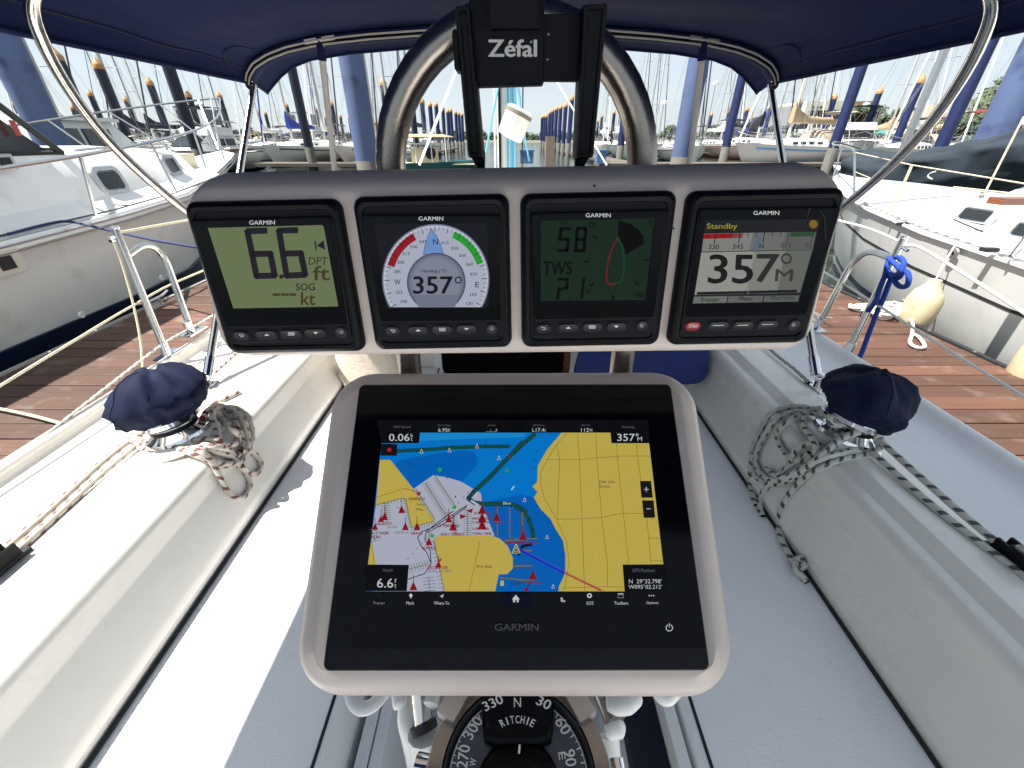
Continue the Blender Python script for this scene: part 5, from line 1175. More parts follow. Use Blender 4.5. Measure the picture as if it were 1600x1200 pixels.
# ---------------------------------------------------------------- boats
def hull_rings(Lh, B, fb, st, bow_rake=.12, stern=.78, n=10, below=-.35, flare=.9):
    R = []
    for i in range(n+1):
        s = i/n
        if s < .45: w = B/2*(stern+(1-stern)*math.sin(s/.45*PI/2))
        else: w = B/2*max(.015, (1-((s-.45)/.55)**2.3))
        sh = fb*(1+.05*(1-s)**2+.28*s*s)
        y = -Lh/2+Lh*s; ring = []
        for k in range(-6, 7):
            a = abs(k)/6; sg = -1 if k < 0 else 1
            z = below+(sh-below)*a**.75
            ww = w*(1-(1-a)**2.6)*(flare+(1-flare)*a)
            yy = y-(bow_rake*Lh*(1-a)*s**4)
            ring.append(Vector((sg*ww, yy, z)))
        R.append(ring)
    return R
def sailboat_proto(hm, stripe, cover, dodger, Lh=10.5, B=3.4, fb=1.15):
    t = thing('sailboat', 'x', 'sailboat', (0, 0, 0))
    R = hull_rings(Lh, B, fb, 0)
    m = MB(); m.rings(R, (True, True), closed=False); m.build('hull', hm, t, angle=60)
    m = MB(); R2 = []
    for r in R: R2.append([r[0]*.985+Vector((0, 0, .0)), Vector((0, r[0].y, r[0].z+.05)), r[-1]*.985])
    m.rings([[p+Vector((0, 0, .01)) for p in r] for r in R2], (False, False), closed=False); m.build('deck', WHT, t, angle=60)
    m = MB()
    for sg in (0, -1):
        m.tube([r[sg]+Vector((0, 0, .02)) for r in R], .022, 5)
    m.build('toe_rail', ALU, t)
    m = MB()                                      # stripe and boot top, proud of the hull
    for sg in (1, -1):
        for za, zb, off in ((fb*.80, fb*.87, .012),):
            rr = []
            for r in R[:-1]:
                top = r[-1] if sg > 0 else r[0]; h = top.z
                rr.append([Vector((top.x*(.992)+sg*off, top.y, h-.16)), Vector((top.x*.985+sg*off, top.y, h-.24))])
            m.rings(rr, (False, False), closed=False)
    m.build('sheer_stripe', stripe, t, angle=60)
    m = MB(); rr = [[], []]
    Rb = hull_rings(Lh*1.002, B*1.015, .14, 0, below=-.3)
    m.rings([[Vector((p.x, p.y, min(p.z, .16))) for p in r] for r in Rb], (True, True), closed=False); m.build('boot_top', stripe, t, angle=60)
    m = MB(); cr = []
    for y, w, h in ((-1.6, 1.15, .50), (-1.0, 1.18, .52), (.8, 1.05, .46), (1.9, .85, .38), (2.7, .6, .20), (3.3, .35, .04)):
        z0 = fb*1.05
        cr.append([Vector((-w, y, z0)), Vector((-w*.88, y, z0+h*.85)), Vector((-w*.6, y, z0+h)), Vector((w*.6, y, z0+h)), Vector((w*.88, y, z0+h*.85)), Vector((w, y, z0))])
    m.rings(cr); m.build('cabin', WHT, t, angle=35)
    proto = None
    for sg in (-1, 1):
        for y in (-.8, -.1, .6, 1.25):
            w_ = 1.155-.07*(y+1) if y < .9 else .98
            m = MB(); m.box((sg*(w_*.955), y, fb*1.05+.25), (.05, .42, .15), Matrix.Rotation(-sg*.30, 3, 'Y')); m.build('window', DARKW, t)
    m = MB()
    ck = [[Vector((sg*1.0, y, fb*1.03)), Vector((sg*1.0, y, fb*1.03+.28)), Vector((sg*.8, y, fb*1.03+.28)), Vector((sg*.8, y, fb*1.03))] for sg in (1,) for y in (-4.2, -1.65)]
    m.rings(ck); ck = [[Vector((-p.x, p.y, p.z)) for p in r] for r in ck]; m.rings(ck); m.build('coaming', WHT, t)
    H = 13.5; ym = .9
    m = MB(); m.tube([(0, ym, fb), (0, ym, fb+H)], .095, 8, sq=(1, .75)); m.build('mast', MAST, t)
    m = MB()
    for zz, l in ((fb+H*.38, .95), (fb+H*.68, .75)): m.tube([(-l, ym-.1, zz), (l, ym-.1, zz)], .022, 5)
    m.build('spreader', MAST, t)
    m = MB(); m.tube([(0, ym-.15, fb+1.5), (0, ym-4.1, fb+1.4)], .07, 8); m.build('boom', MAST, t)
    m = MB(); cvr = []
    for k in range(13):
        q = k/12; y = ym+.18-4.2*q; hh = (.85*(1-q)**5+.24)*(1 if k < 12 else .6); wv = .16-.06*q
        cvr.append([Vector((wv*math.cos(a)*(1+.12*math.sin(k*2.3+a*3)), y, fb+1.52+ (hh if math.sin(a) > 0 else .14)*math.sin(a)+.02*math.sin(k*2.1))) for a in [2*PI*j/10 for j in range(10)]])
    m.rings(cvr); m.build('sail_cover', cover, t, angle=60)
    m = MB(); r = .011; top = Vector((0, ym, fb+H)); 
    bow = R[-1][0]; st = R[0][0]
    for sg in (-1, 1):
        m.tube([top, (sg*.75, ym-.1, fb+H*.68), (sg*.95, ym-.1, fb+H*.38), (sg*B*.45, ym-.1, fb*1.05)], r, 3); m.tube([(0, ym, fb+H*.38), (sg*B*.44, ym+.4, fb*1.05)], r, 3); m.tube([(0, ym, fb+H*.38), (sg*B*.44, ym-.7, fb*1.05)], r, 3)
        m.tube([(sg*.9, st.y+.1, fb*1.05), (0, st.y+2, fb+3.6)], r, 3)
    m.tube([(0, st.y+2, fb+3.6), top], r, 3); m.tube([(0, ym-4.05, fb+1.5), top], r*.8, 3); m.tube([(0, ym-3, fb+1.5), (0, ym-.1, fb+H*.6)], r*.7, 3)
    m.build('standing_rigging', WIRE, t)
    m = MB(); fs = Vector((0, bow.y-.15, fb*1.34)); m.tube([fs, fs.lerp(top, .08), fs.lerp(top, .9), top], [.03, .06, .04, .02], 6); m.build('furled_headsail', cover if cover not in (TAN,) else WHR, t)
    m = MB()                                                       # rails
    pts = {}
    for sg in (-1, 1):
        edge = [r_[0 if sg < 0 else -1] for r_ in R]
        for hgt in (.6, .32): m.tube([p*.97+Vector((0, 0, hgt)) for p in edge[1:9]], .009, 4)
    m.build('lifelines', WIRE, t)
    for sg in (-1, 1):
        edge = [r_[0 if sg < 0 else -1] for r_ in R]
        for i in (2, 4, 6, 8):
            m = MB(); p = edge[i]*.97; m.tube([p, p+Vector((0, 0, .62))], .013, 5); m.build('stanchion', STL, t)
    e0, e1 = R[9][0]*.95, R[9][-1]*.95; b0 = R[10][0]
    m = MB(); m.tube(smooth_path([R[8][0]*.97+Vector((0, 0, .6)), e0+Vector((0, 0, .62)), Vector((0, b0.y+.1, b0.z+.66)), e1+Vector((0, 0, .62)), R[8][-1]*.97+Vector((0, 0, .6))], 5), .016, 5)
    m.tube([e0, e0+Vector((0, 0, .62))], .014, 5); m.tube([e1, e1+Vector((0, 0, .62))], .014, 5); m.tube([Vector((0, b0.y-.3, b0.z)), Vector((0, b0.y+.1, b0.z+.66))], .014, 5); m.build('pulpit', STL, t)
    s0, s1 = R[0][0]*.95, R[0][-1]*.95
    m = MB(); m.tube([R[1][0]*.97+Vector((0, 0, .6)), s0+Vector((0, 0, .62)), s1+Vector((0, 0, .62)), R[1][-1]*.97+Vector((0, 0, .6))], .016, 5)
    for p_ in (s0, s1): m.tube([p_, p_+Vector((0, 0, .62))], .014, 5)
    m.build('stern_rail', STL, t)
    if dodger:
        m = MB(); cr = []
        for y, h, w in ((-1.1, .50, 1.0), (-1.4, .98, .95), (-2.0, 1.08, .95), (-2.35, 1.05, .98)):
            cr.append([Vector((w*math.cos(a), y, fb*1.05+h*(math.sin(a))**.5 if math.sin(a) > 0 else fb*1.05+.3)) for a in [PI*j/8 for j in range(9)]])
        m.rings(cr, (False, False), closed=False); m.build('dodger', dodger, t, angle=60)
        m = MB(); cr = []
        for y, z_ in ((-2.6, 1.95), (-3.4, 2.05), (-4.4, 1.95)): cr.append([Vector((1.15*q_, y, fb+z_+.12*(1-q_*q_))) for q_ in (-1, -.6, 0, .6, 1)])
        m.rings(cr, (False, False), closed=False); m.rings([[p_+Vector((0, 0, -.03)) for p_ in r_] for r_ in cr], (False, False), closed=False); m.build('bimini_top', dodger, t, angle=60)
        m = MB()
        for sg in (-1, 1):
            for y in (-2.7, -4.3): m.tube([(sg*1.12, y, fb+1.95), (sg*1.15, -3.5, fb*1.03+.2)], .016, 5)
        m.build('bimini_frame', STL, t)
    m = MB(); m.lathe([(.42, -.015), (.44, 0), (.42, .015)], (0, -3.7, fb+.75), (0, 1, 0), 20)
    wheel = MB(); ringp = [Vector((.42*math.cos(2*PI*k/20), -3.7, fb+.75+.42*math.sin(2*PI*k/20))) for k in range(20)]
    wheel.tube(ringp, .016, 5, closed=True)
    for k in range(0, 20, 4): wheel.tube([Vector((0, -3.7, fb+.75)), ringp[k]], .008, 4)
    wheel.build('steering_wheel', STL, t)
    return t
def motorboat_proto(hm, stripe, fly, canvas, Lh=10, B=3.6, fb=1.3):
    t = thing('motorboat', 'x', 'motorboat', (0, 0, 0))
    R = hull_rings(Lh, B, fb, 0, stern=.92, bow_rake=.14, flare=.75)
    m = MB(); m.rings(R, closed=False); m.build('hull', hm, t, angle=60)
    m = MB(); m.rings([[r[0]*.985+Vector((0, 0, .015)), Vector((0, r[0].y, r[0].z+.07)), r[-1]*.985+Vector((0, 0, .015))] for r in R], (False, False), closed=False); m.build('deck', WHT, t, angle=60)
    m = MB()
    for sg in (0, -1): m.tube([r[sg] for r in R], .035, 5)
    m.build('rub_rail', stripe, t)
    Rb = hull_rings(Lh*1.002, B*1.02, .14, 0, below=-.3, flare=.7, stern=.92)
    m = MB(); m.rings([[Vector((p.x, p.y, min(p.z, .18))) for p in r] for r in Rb], closed=False); m.build('boot_top', stripe, t, angle=60)
    z0 = fb*1.04
    m = MB(); m.rings([[Vector((-w, y, z0)), Vector((-w*.9, y, z0+h)), Vector((w*.9, y, z0+h)), Vector((w, y, z0))] for y, w, h in ((-2.6, 1.35, 1.15), (.2, 1.35, 1.15), (1.5, 1.2, .35), (3.2, .6, .12))]); m.build('deckhouse', WHT, t, angle=35)
    for sg in (-1, 1):
        for y, l in ((-1.9, .9), (-.7, 1.1)):
            m = MB(); m.box((sg*1.30, y, z0+.72), (.05, l, .48), Matrix.Rotation(-sg*.12, 3, 'Y')); m.build('side_window', DARKW, t)
    m = MB(); m.flat([(-1.15, .28, z0+1.08), (1.15, .28, z0+1.08), (1.12, 1.42, z0+.42), (-1.12, 1.42, z0+.42)]); m.v = [q+Vector((0, .05, .05)) for q in m.v]; m.build('windscreen', DARKW, t)
    m = MB(); m.box((0, -1.3, z0+1.20), (2.8, 3.3, .09)); m.build('hardtop', WHT, t)
    if fly:
        m = MB(); m.rings([[Vector((-1.1, y, z0+1.25)), Vector((-1.2, y, z0+1.25+h)), Vector((1.2, y, z0+1.25+h)), Vector((1.1, y, z0+1.25))] for y, h in ((-2.6, .45), (-.4, .5), (.1, .30))]); m.build('flybridge', WHT, t, angle=35)
        m = MB(); m.rings([[Vector((x_, y, z0+3.0+.1*(1-(x_/1.2)**2))) for x_ in (-1.25, -.6, 0, .6, 1.25)] for y in (-2.7, -1.4, -.1)], (False, False), closed=False); m.rings([[Vector((x_, y, z0+2.95+.1*(1-(x_/1.2)**2))) for x_ in (-1.25, -.6, 0, .6, 1.25)] for y in (-2.7, -1.4, -.1)], (False, False), closed=False); m.build('canvas_top', canvas, t, angle=60)
        m = MB()
        for sg in (-1, 1):
            for y in (-2.6, -1.4, -.2): m.tube([(sg*1.2, y, z0+1.7), (sg*1.22, y, z0+3.0)], .018, 5)
            m.tube([(sg*1.2, -2.6, z0+1.7), (sg*1.22, -.2, z0+2.95)], .012, 4)
        m.build('canvas_frame', STL, t)
        for sg in (-1, 1): m = MB(); m.box((sg*1.21, -1.0, z0+2.35), (.012, 1.4, 1.0)); m.build('clear_curtain', mat('clear_vinyl', (.12, .14, .17), .2), t)
        m = MB(); m.tube([(0, -2.4, z0+3), (0, -2.6, z0+5.5)], .02, 5); m.build('antenna', WHR, t)
        MB().lathe([(.05, 0), (.26, .02), (.28, .12), (.2, .22), (.02, .24)], (0, -1.4, z0+3.1), n=14).build('radar_dome', WHT, t)
    m = MB()
    for sg in (0, -1): m.tube([r[sg]*.96+Vector((0, 0, .6)) for r in R[5:10]]+[Vector((0, R[-1][0].y+.1, R[-1][0].z+.65))], .018, 5)
    for sg in (0, -1):
        for r in R[5:10]: m.tube([r[sg]*.96, r[sg]*.96+Vector((0, 0, .6))], .014, 5)
    m.build('bow_rail', STL, t)
    return t
SB = {}
def place(kind, make, x, y, hd, lab, group, sc=1):
    if kind not in SB: SB[kind] = make(); o = SB[kind]
    else: o = copy_tree(SB[kind])
    o['label'] = lab; o.location = (x, y, WATER); o.rotation_euler.z = math.radians(hd); o.scale = (sc,)*3
    if group: o['group'] = group
    elif 'group' in o: del o['group']
    return o
navy_ = lambda: sailboat_proto(HULLW, BOOT, DKN, None)
mk = {'navy': navy_, 'bblue': lambda: sailboat_proto(HULLW, BOOT, BBLU, None), 'navydodger': lambda: sailboat_proto(HULLW, RED, DKN, DKN), 'green': lambda: sailboat_proto(HULLW, GRN, GRN, GRN),
      'tan': lambda: sailboat_proto(WHT, mat('light_blue_stripe', (.12, .35, .6), .4), TAN, mat('khaki_canvas', (.30, .25, .19), .85)), 'grey': lambda: sailboat_proto(WHT, mat('grey_stripe', (.3, .3, .32), .4), mat('white_canvas', (.6, .6, .58), .8), mat('black_canvas', (.02, .02, .025), .8)),
      'red': lambda: sailboat_proto(HULLW, BOOT, WHR, RED)}
mm_ = {'fly': lambda: motorboat_proto(HULLW, BOOT, True, DKN), 'cabin': lambda: motorboat_proto(WHT, RUB, False, DKN), 'flyw': lambda: motorboat_proto(WHT, TEAL, True, WHR)}
BL = [  # kind, x, y, heading, scale, label, group
 ('bblue', -18.6, 41.5, 176, 1.05, 'white sloop with bright blue sail cover beyond the port bimini leg'),
 ('fly', -20.5, 31, 172, .85, 'white flybridge cruiser with dark canvas above the motor yacht rail'),
 ('cabin', -13.4, 14.5, 8, .95, 'low white cabin boat with long dark windows behind the motor yacht foredeck'),
 ('green', -25, 38, 180, 1.0, 'white sloop with green sail cover left of the bright blue covered one'),
 ('navydodger', -13.6, 42, 182, 1.0, 'white sloop with navy dodger beside the faded piling left of the hoop'),
 ('navy', -31, 40, 178, 1.05, 'white sloop with dark cover behind the bow rail of the motor yacht'),
 ('grey', -38, 42, 184, 1.1, 'white yacht with pale sail cover behind the left motor yacht'),
 ('navydodger', -46, 44, 180, 1.0, 'navy covered yacht behind the huge faded piling at left'),
 ('cabin', -30, 30, 170, 1.0, 'white cabin cruiser left of the flybridge boat'),
 ('flyw', -27, 62, 180, 1.1, 'pale topped flybridge boat far behind the bright blue covered sloop'),
 ('navy', -8.9, 36, 180, .9, 'white sloop seen through the left curve of the steel hoop'),
 ('tan', 21.5, 36, 112, 1.15, 'large white sloop with khaki dodger between the struts on the right'),
 ('grey', 27.5, 33, 128, 1.0, 'white sloop with black bimini beside the starboard bimini leg'),
 ('tan', 31.5, 35, 150, 1.0, 'tan covered sloop below the cream building'),
 ('fly', 36, 50, 150, 1.1, 'flybridge cruiser before the cream building'),
 ('red', 24.5, 22.5, 165, 1.0, 'yacht with a deep red canvas top left of the far right piling'),
 ('navy', 16, 44, 175, 1.0, 'white sloop with navy cover just right of the steel hoop'),
 ('flyw', 12.5, 50, 180, 1.0, 'pale topped motor cruiser at the right edge of the fairway'),
 ('bblue', 30, 62, 180, 1.0, 'blue covered yacht behind the large khaki dodger sloop'),
 ('green', 40, 40, 170, 1.0, 'green covered yacht right of the cream building'),
 ('navydodger', 44, 32, 175, 1.0, 'navy covered yacht below the green roof'),
 ('grey', 34, 22, 172, 1.0, 'pale covered yacht behind the red canvas top'),
]
for k_, x, y, h, sc, lab in BL:
    place(k_, (mk.get(k_) or mm_.get(k_)), x, y, h, lab, None, sc)
random.seed(21)
CN = {'navy': 'navy covered', 'navydodger': 'navy canopied', 'green': 'green covered', 'bblue': 'bright blue covered', 'grey': 'pale covered', 'tan': 'tan covered'}
RW = ['first row behind the cross pier', 'second far row', 'third far row', 'farthest row']
FL = ['small '+CN[['navy', 'navydodger', 'green', 'bblue', 'grey', 'tan'][i % 6]]+' sailboat, '+RW[i % 4]+' on the '+('right' if i % 2 else 'left')+('' if i < 12 else ', farther out') for i in range(22)]
kinds = ['navy', 'navydodger', 'green', 'bblue', 'grey', 'tan']
for i in range(22):
    side = -1 if i % 2 else 1
    x = side*random.uniform(16, 62); y = 64+12*(i % 4)+random.uniform(-2, 2)
    if side < 0: x -= 4
    k_ = kinds[i % 6]
    place(k_, mk[k_], x, y, 180+random.uniform(-5, 5), FL[i], 'distant sailboats on the '+('left' if side < 0 else 'right'), random.uniform(.85, 1.15))

MID = [(-10.5, 52), (-15.5, 55), (-20.5, 53), (-25.5, 50), (-33, 56), (-38, 52), (-44, 58), (-51, 54), (11, 58), (16, 62), (21, 57), (26, 52), (31, 58), (37, 62), (43, 56), (49, 60)]
MC = ['navy', 'grey', 'navydodger', 'tan', 'navy', 'green', 'grey', 'navydodger']
WN = ['nearest the hoop', 'second out from the hoop', 'third out from the hoop', 'fourth out from the hoop', 'fourth from the outer end', 'third from the outer end', 'second from the outer end', 'at the outer end']
for i, (x, y) in enumerate(MID):
    k_ = MC[(i*3+i//8) % 8]
    place(k_, mk[k_], x, y, 180+random.uniform(-8, 8), CN[k_]+' sailboat in the middle '+('left' if x < 0 else 'right')+' row, '+WN[i % 8], 'sailboats in the middle row on the '+('left' if x < 0 else 'right'), random.uniform(.9, 1.2))

# ---------------------------------------------------------------- the motor yacht alongside to port
my = thing('motor_yacht', 'large white motor yacht with steel bow rail and dark boot stripe left of the dock', 'motor yacht', (-5.8, 3, WATER))
ST_ = [(-4, 1.78, -.80), (0, 1.78, -.78), (2, 1.77, -.74), (3.4, 1.74, -.70), (4.6, 1.73, -.65), (5.7, 1.66, -.59), (6.7, 1.30, -.525), (7.5, .98, -.47), (8.2, .70, -.41), (8.9, .44, -.33), (9.4, .24, -.26), (9.7, .04, -.20)]
CXL = -5.8
def my_sec(y, w, z):
    bowk = max(0, (y-5)/4.7)
    wl = w*(.80-.45*bowk); cr = w*(.97-.10*bowk); mid = w*(.90-.25*bowk)
    dy = -.25*bowk**2
    return [(w, z), (w*1.012, z-.035), (w*1.012, z-.075), (w*.995, z-.10), (cr, z-.30), (mid, -1.35), (wl+.03, -1.66), (wl, -1.95), (wl*.7, -2.4)], dy
R = []
for y, w, z in ST_:
    s_, dy = my_sec(y, w, z); n_ = len(s_)
    R.append([Vector((CXL+x, y+dy*(k/(n_-1))*4, z_)) for k, (x, z_) in enumerate(s_)]+[Vector((CXL-x, y+dy*(k/(n_-1))*4, z_)) for k, (x, z_) in reversed(list(enumerate(s_)))])
m = MB(); m.rings(R); m.build('hull', HULLG, my, angle=45)
bt_ = MB(); 
for sg in (1, -1):
    rr = []
    for y, w, z in ST_:
        s_, dy = my_sec(y, w, z); a, b_ = s_[5], s_[7]
        f = lambda q: Vector((CXL+sg*(a[0]+(b_[0]-a[0])*q+.012), y+dy*4*(.6+.25*q), a[1]+(b_[1]-a[1])*q))
        rr.append([f(.30), f(.62), f(1.02), f(1.02)-Vector((sg*.03, 0, 0)), f(.30)-Vector((sg*.03, 0, 0))])
    bt_.rings(rr)
bt_.build('boot_stripe', BOOT, my, angle=60)
m = MB(); m.rings([[Vector((CXL-w+.02, y, z+.004)), Vector((CXL, y, z+.06)), Vector((CXL+w-.02, y, z+.004))] for y, w, z in ST_], (False, False), closed=False); m.build('deck', WHT, my, angle=60)
for off in (-.035, -.085):
    MB().tube([Vector((CXL+w*1.014, y, z+off)) for y, w, z in ST_], .010, 5).build('rub_rail', ALU, my)
# trunk cabin with portlights
def trunk_half(y): return 1.42 if y < 5.2 else 1.42-.30*((y-5.2)/1.8)
tr_st = [(-4, 1.42, -.10), (2, 1.42, -.11), (4.6, 1.42, -.12), (5.6, 1.36, -.12), (6.5, 1.18, -.13), (6.75, 1.12, -.16), (7.15, 1.02, -.46)]
def dz(y):
    for (a, _, za), (b_, _, zb) in zip(ST_, ST_[1:]):
        if a <= y <= b_: return za+(zb-za)*(y-a)/(b_-a)
    return -.6
m = MB(); R = []
for y, w, z in tr_st:
    d_ = dz(y)+.02
    R.append([Vector((CXL-w-.05, y, d_)), Vector((CXL-w+.10, y, z-.05)), Vector((CXL-w+.16, y, z)), Vector((CXL, y, z+.05)), Vector((CXL+w-.16, y, z)), Vector((CXL+w-.10, y, z-.05)), Vector((CXL+w+.05, y, d_+.10)), Vector((CXL+w+.22, y, d_))])
m.rings(R); m.build('trunk_cabin', HULLG, my, angle=28)
for (u, v, w_, h_) in ((172, 282, .25, .17), (268, 259, .27, .15)):
    c = at(u, v, x=CXL+1.42 if u < 200 else CXL+1.24)
    nrm = Vector((1, 0, .22)).normalized() if u < 200 else Vector((1, .22, .22)).normalized()
    ex = Vector((-nrm.y, nrm.x, 0)).normalized(); ey = nrm.cross(ex)
    F = Frame(c+nrm*.0, ex, ey)
    if F.n.dot(nrm) < 0: F = Frame(c, -ex, ey)
    m = MB(); slab(m, F, [(-w_/2-.055, -h_/2-.055), (w_/2+.055, -h_/2-.055), (w_/2+.055, h_/2+.055), (-w_/2-.055, h_/2+.055)], [(-.12, 0, .08), (.012, 0, .08), (.02, .008, .075), (.02, .045, .05), (.0, .050, .05)], 5)
    pf = m.build('portlight', ALU, my, angle=30)
    m = MB(); slab(m, F, [(-w_/2, -h_/2), (w_/2, -h_/2), (w_/2, h_/2), (-w_/2, h_/2)], [(-.02, 0, .03), (.010, 0, .03)], 4); m.build('pane', DARKW, pf)
    m = MB()
    for k in range(5):
        for sy in (-1, 1): m.lathe([(.009, 0), (.006, .004)], F.w((-w_/2+w_*k/4, sy*(h_/2+.032)), .02), F.n, 6)
    m.build('screws', STL, pf)
# raked windscreen and deckhouse
z0 = -.12
m = MB(); hw = 1.30
m.rings([[Vector((CXL+s*hw*.94, y, z)) for s in (-1, 1)]+[Vector((CXL+s*hw*.90, y2, z2)) for s, y2, z2 in ((1, y3, .95), (-1, y3, .95))] for y, z, y3 in ((-3.5, z0, -3.5), (3.2, z0, 3.2), (4.66, z0, 3.5))]); m.build('deckhouse', mat('dark_house_glass', (.02, .024, .028), .08, spec=.6), my, angle=30)
wf = Vector((CXL+hw+.0, 0, 0))
sidez = lambda y, z: Vector((CXL+hw*.95+.03, y, z))
MB().tube([sidez(4.74, z0-.005), sidez(3.60, 1.05)], .035, 6, sq=(1, .6)).build('windscreen_pillar', mat('bronze_frame', (.03, .035, .028), .4), my)
MB().tube([sidez(4.74, z0+.0), sidez(-3, z0)], .022, 6).build('window_sill', RUB, my)
MB().tube([sidez(3.9, z0), sidez(2.9, .98)], .014, 6).build('mullion', RUB, my)
MB().box((CXL, 0, 1.02), (2.7, 7.2, .12)).build('roof', WHT, my)
MB().box((CXL, 4.72, z0+.02), (2.4, .05, .05)).build('windscreen_base', RUB, my)
c = sidez(3.95, z0+.12)+Vector((.012, 0, 0)); MB().box(c, (.004, .17, .10)).build('paper_sticker', WHR, my)
c = at(24, 200, x=CXL+hw*.95+.035); MB().box(c, (.004, .05, .12)).build('red_sticker', mat('sticker_red', (.35, .05, .04), .5), my)
c = at(6, 253, x=CXL+1.40); MB().box(c, (.03, .16, .12)).build('side_vent', ALU, my); MB().box(c+Vector((.014, 0, 0)), (.012, .10, .07)).build('vent_opening', RUB, my)
c = at(8, 411, x=CXL+1.76); MB().box(c, (.02, .26, .17)).build('exhaust_plate', mat('beige_plate', (.55, .50, .42), .5), my); MB().box(c+Vector((.006, .0, 0)), (.022, .11, .10)).build('exhaust_opening', RUB, my)
for u, v in ((127, 492), (252, 434)): MB().lathe([(.035, 0), (.03, .012), (.018, .014), (.016, .004)], at(u, v, x=CXL+1.66), (1, 0, -.1), 14).build('through_hull', WHR, my)
# foredeck grab rail, dinghy-coloured seat, rails
MB().tube(smooth_path([at(118, 244, x=CXL+1.15), at(122, 235, x=CXL+1.15), at(180, 230, x=CXL+1.12), at(255, 226, x=CXL+1.05)], 5), .014, 6).build('grab_rail', STL, my)
MB().box((CXL+.1, 7.6, -.32), (.7, .6, .22)).build('deck_locker', mat('locker_cream', (.62, .56, .42), .6), my)
MB().box((CXL+.0, 9.9, -.20), (.28, .9, .05)).build('bow_plank', WOODG, my)
ZA = lambda x, y: (x/4, y/4)
near = [at(-160, 290, x=CXL+1.68), at(0, 263, x=CXL+1.68), at(125, 243, x=CXL+1.68), at(235, 222, x=CXL+1.42), at(300, 205, x=CXL+.95), at(332, 190, x=CXL+.45)]
front = [at(343, 175, x=CXL+.10), at(343, 160, x=CXL-.20)]
far = [at(335, 154, x=CXL-.55), at(250, 163, x=CXL-1.3), at(160, 175, x=CXL-1.65), at(40, 193, x=CXL-1.7), at(-60, 207, x=CXL-1.7)]
MB().tube(smooth_path(near+front+far, 6), .0165, 8).build('bow_rail', STL, my)
def edge_at(y, sg):
    for (a, wa_, za), (b_, wb, zb) in zip(ST_, ST_[1:]):
        if a <= y <= b_:
            q = (y-a)/(b_-a); return Vector((CXL+sg*(wa_+(wb-wa_)*q-.07), y, za+(zb-za)*q))
    return Vector((CXL, 9.6, -.2))
for u, v, x_ in ((125, 243, 1.68), (235, 222, 1.42), (302, 204, .95), (334, 189, .42)):
    p = at(u, v, x=CXL+x_); MB().tube([p, edge_at(min(p.y-.12, 9.6), 1)], .0145, 8).build('rail_stanchion', STL, my)
for u, v, x_ in ((310, 156, -.75), (330, 154, -.58), (250, 163, -1.3), (168, 174, -1.62), (75, 188, -1.7)):
    p = at(u, v, x=CXL+x_); MB().tube([p, edge_at(min(p.y-.12, 9.5), -1)], .0145, 8).build('rail_stanchion', STL, my)
line_thing('mooring_line', 'navy mooring line lying over the motor yacht side deck and stretching to our boat', [[at(12, 366, x=-4.12), at(70, 351, x=-4.10), at(105, 346, x=-4.05), at(150, 355, x=-3.7), at(230, 373, x=-3.0), at(300, 385, x=-2.5), at(380, 395, x=-2.0)]], .011, mat('navy_rope', (.02, .03, .10), .8), 'rope')
line_thing('mooring_line', 'thin white line on the port deck of the motor yacht ahead of the mast', [[at(178, 320, x=-4.15), at(200, 321, x=-4.1)]], .006, RUB, 'rope')

# ---------------------------------------------------------------- the sailboat alongside to starboard
sb = thing('moored_sailboat', 'white sailboat with perforated toe rail and a dark stripe right of the dock', 'sailboat', (5.75, 2, WATER))
CR = 5.75
SS = [(-4, 1.7, -.96), (0, 1.82, -.92), (2, 1.85, -.88), (3.1, 1.84, -.85), (4.2, 1.72, -.80), (5.3, 1.46, -.74), (6.3, 1.08, -.68), (7.1, .66, -.63), (7.8, .25, -.60), (8.1, .03, -.58)]
R = []
for y, w, z in SS:
    bk = max(0, (y-3)/5.1)
    s_ = [(w, z), (w*.995, z-.05), (w*.985, z-.35), (w*(.965-.14*bk), -1.45), (w*(.92-.3*bk), -1.95), (w*.5, -2.4)]
    R.append([Vector((CR-x, y-.9*bk**2*(k/5), z_)) for k, (x, z_) in enumerate(s_)]+[Vector((CR+x, y-.9*bk**2*(k/5), z_)) for k, (x, z_) in reversed(list(enumerate(s_)))])
m = MB(); m.rings(R); m.build('hull', mat('chalky_hull', (.50, .51, .50), .35, coat=.15, var=.05, vscale=2, stretch=(1, 1, .2), dirt=((.38, .38, .36), 4, .56, .4)), sb, angle=45)
def side_strip(name, dza, dzb, off, mt):
    m = MB(); rr = []
    for y, w, z in SS[:-1]:
        bk = max(0, (y-3)/5.1)
        def pt(dz_):
            zz = z+dz_ if dz_ > -5 else dz_+10
            q = (z-zz)/(z+1.95)*4
            xs_ = [w, w*.995, w*.985, w*(.965-.14*bk), w*(.92-.3*bk)]; zs_ = [z, z-.05, z-.35, -1.45, -1.95]
            for a in range(4):
                if zs_[a+1] <= zz <= zs_[a]:
                    t = (zs_[a]-zz)/(zs_[a]-zs_[a+1]); return Vector((CR-(xs_[a]+(xs_[a+1]-xs_[a])*t)-off, y-.9*bk**2*((a+t)/5), zz))
            return Vector((CR-xs_[-1]-off, y-.9*bk**2*.8, zz))
        a_, b_ = pt(dza), pt(dzb); rr.append([a_, b_, b_+Vector((off+.01, 0, 0)), a_+Vector((off+.01, 0, 0))])
    m.rings(rr); return m.build(name, mt, sb, angle=60)
side_strip('cove_stripe', -.30, -.325, .004, RUB)
side_strip('boot_stripe', -11.62, -11.70, .006, BOOT); side_strip('waterline_stripe', -11.78, -11.93, .006, BOOT)
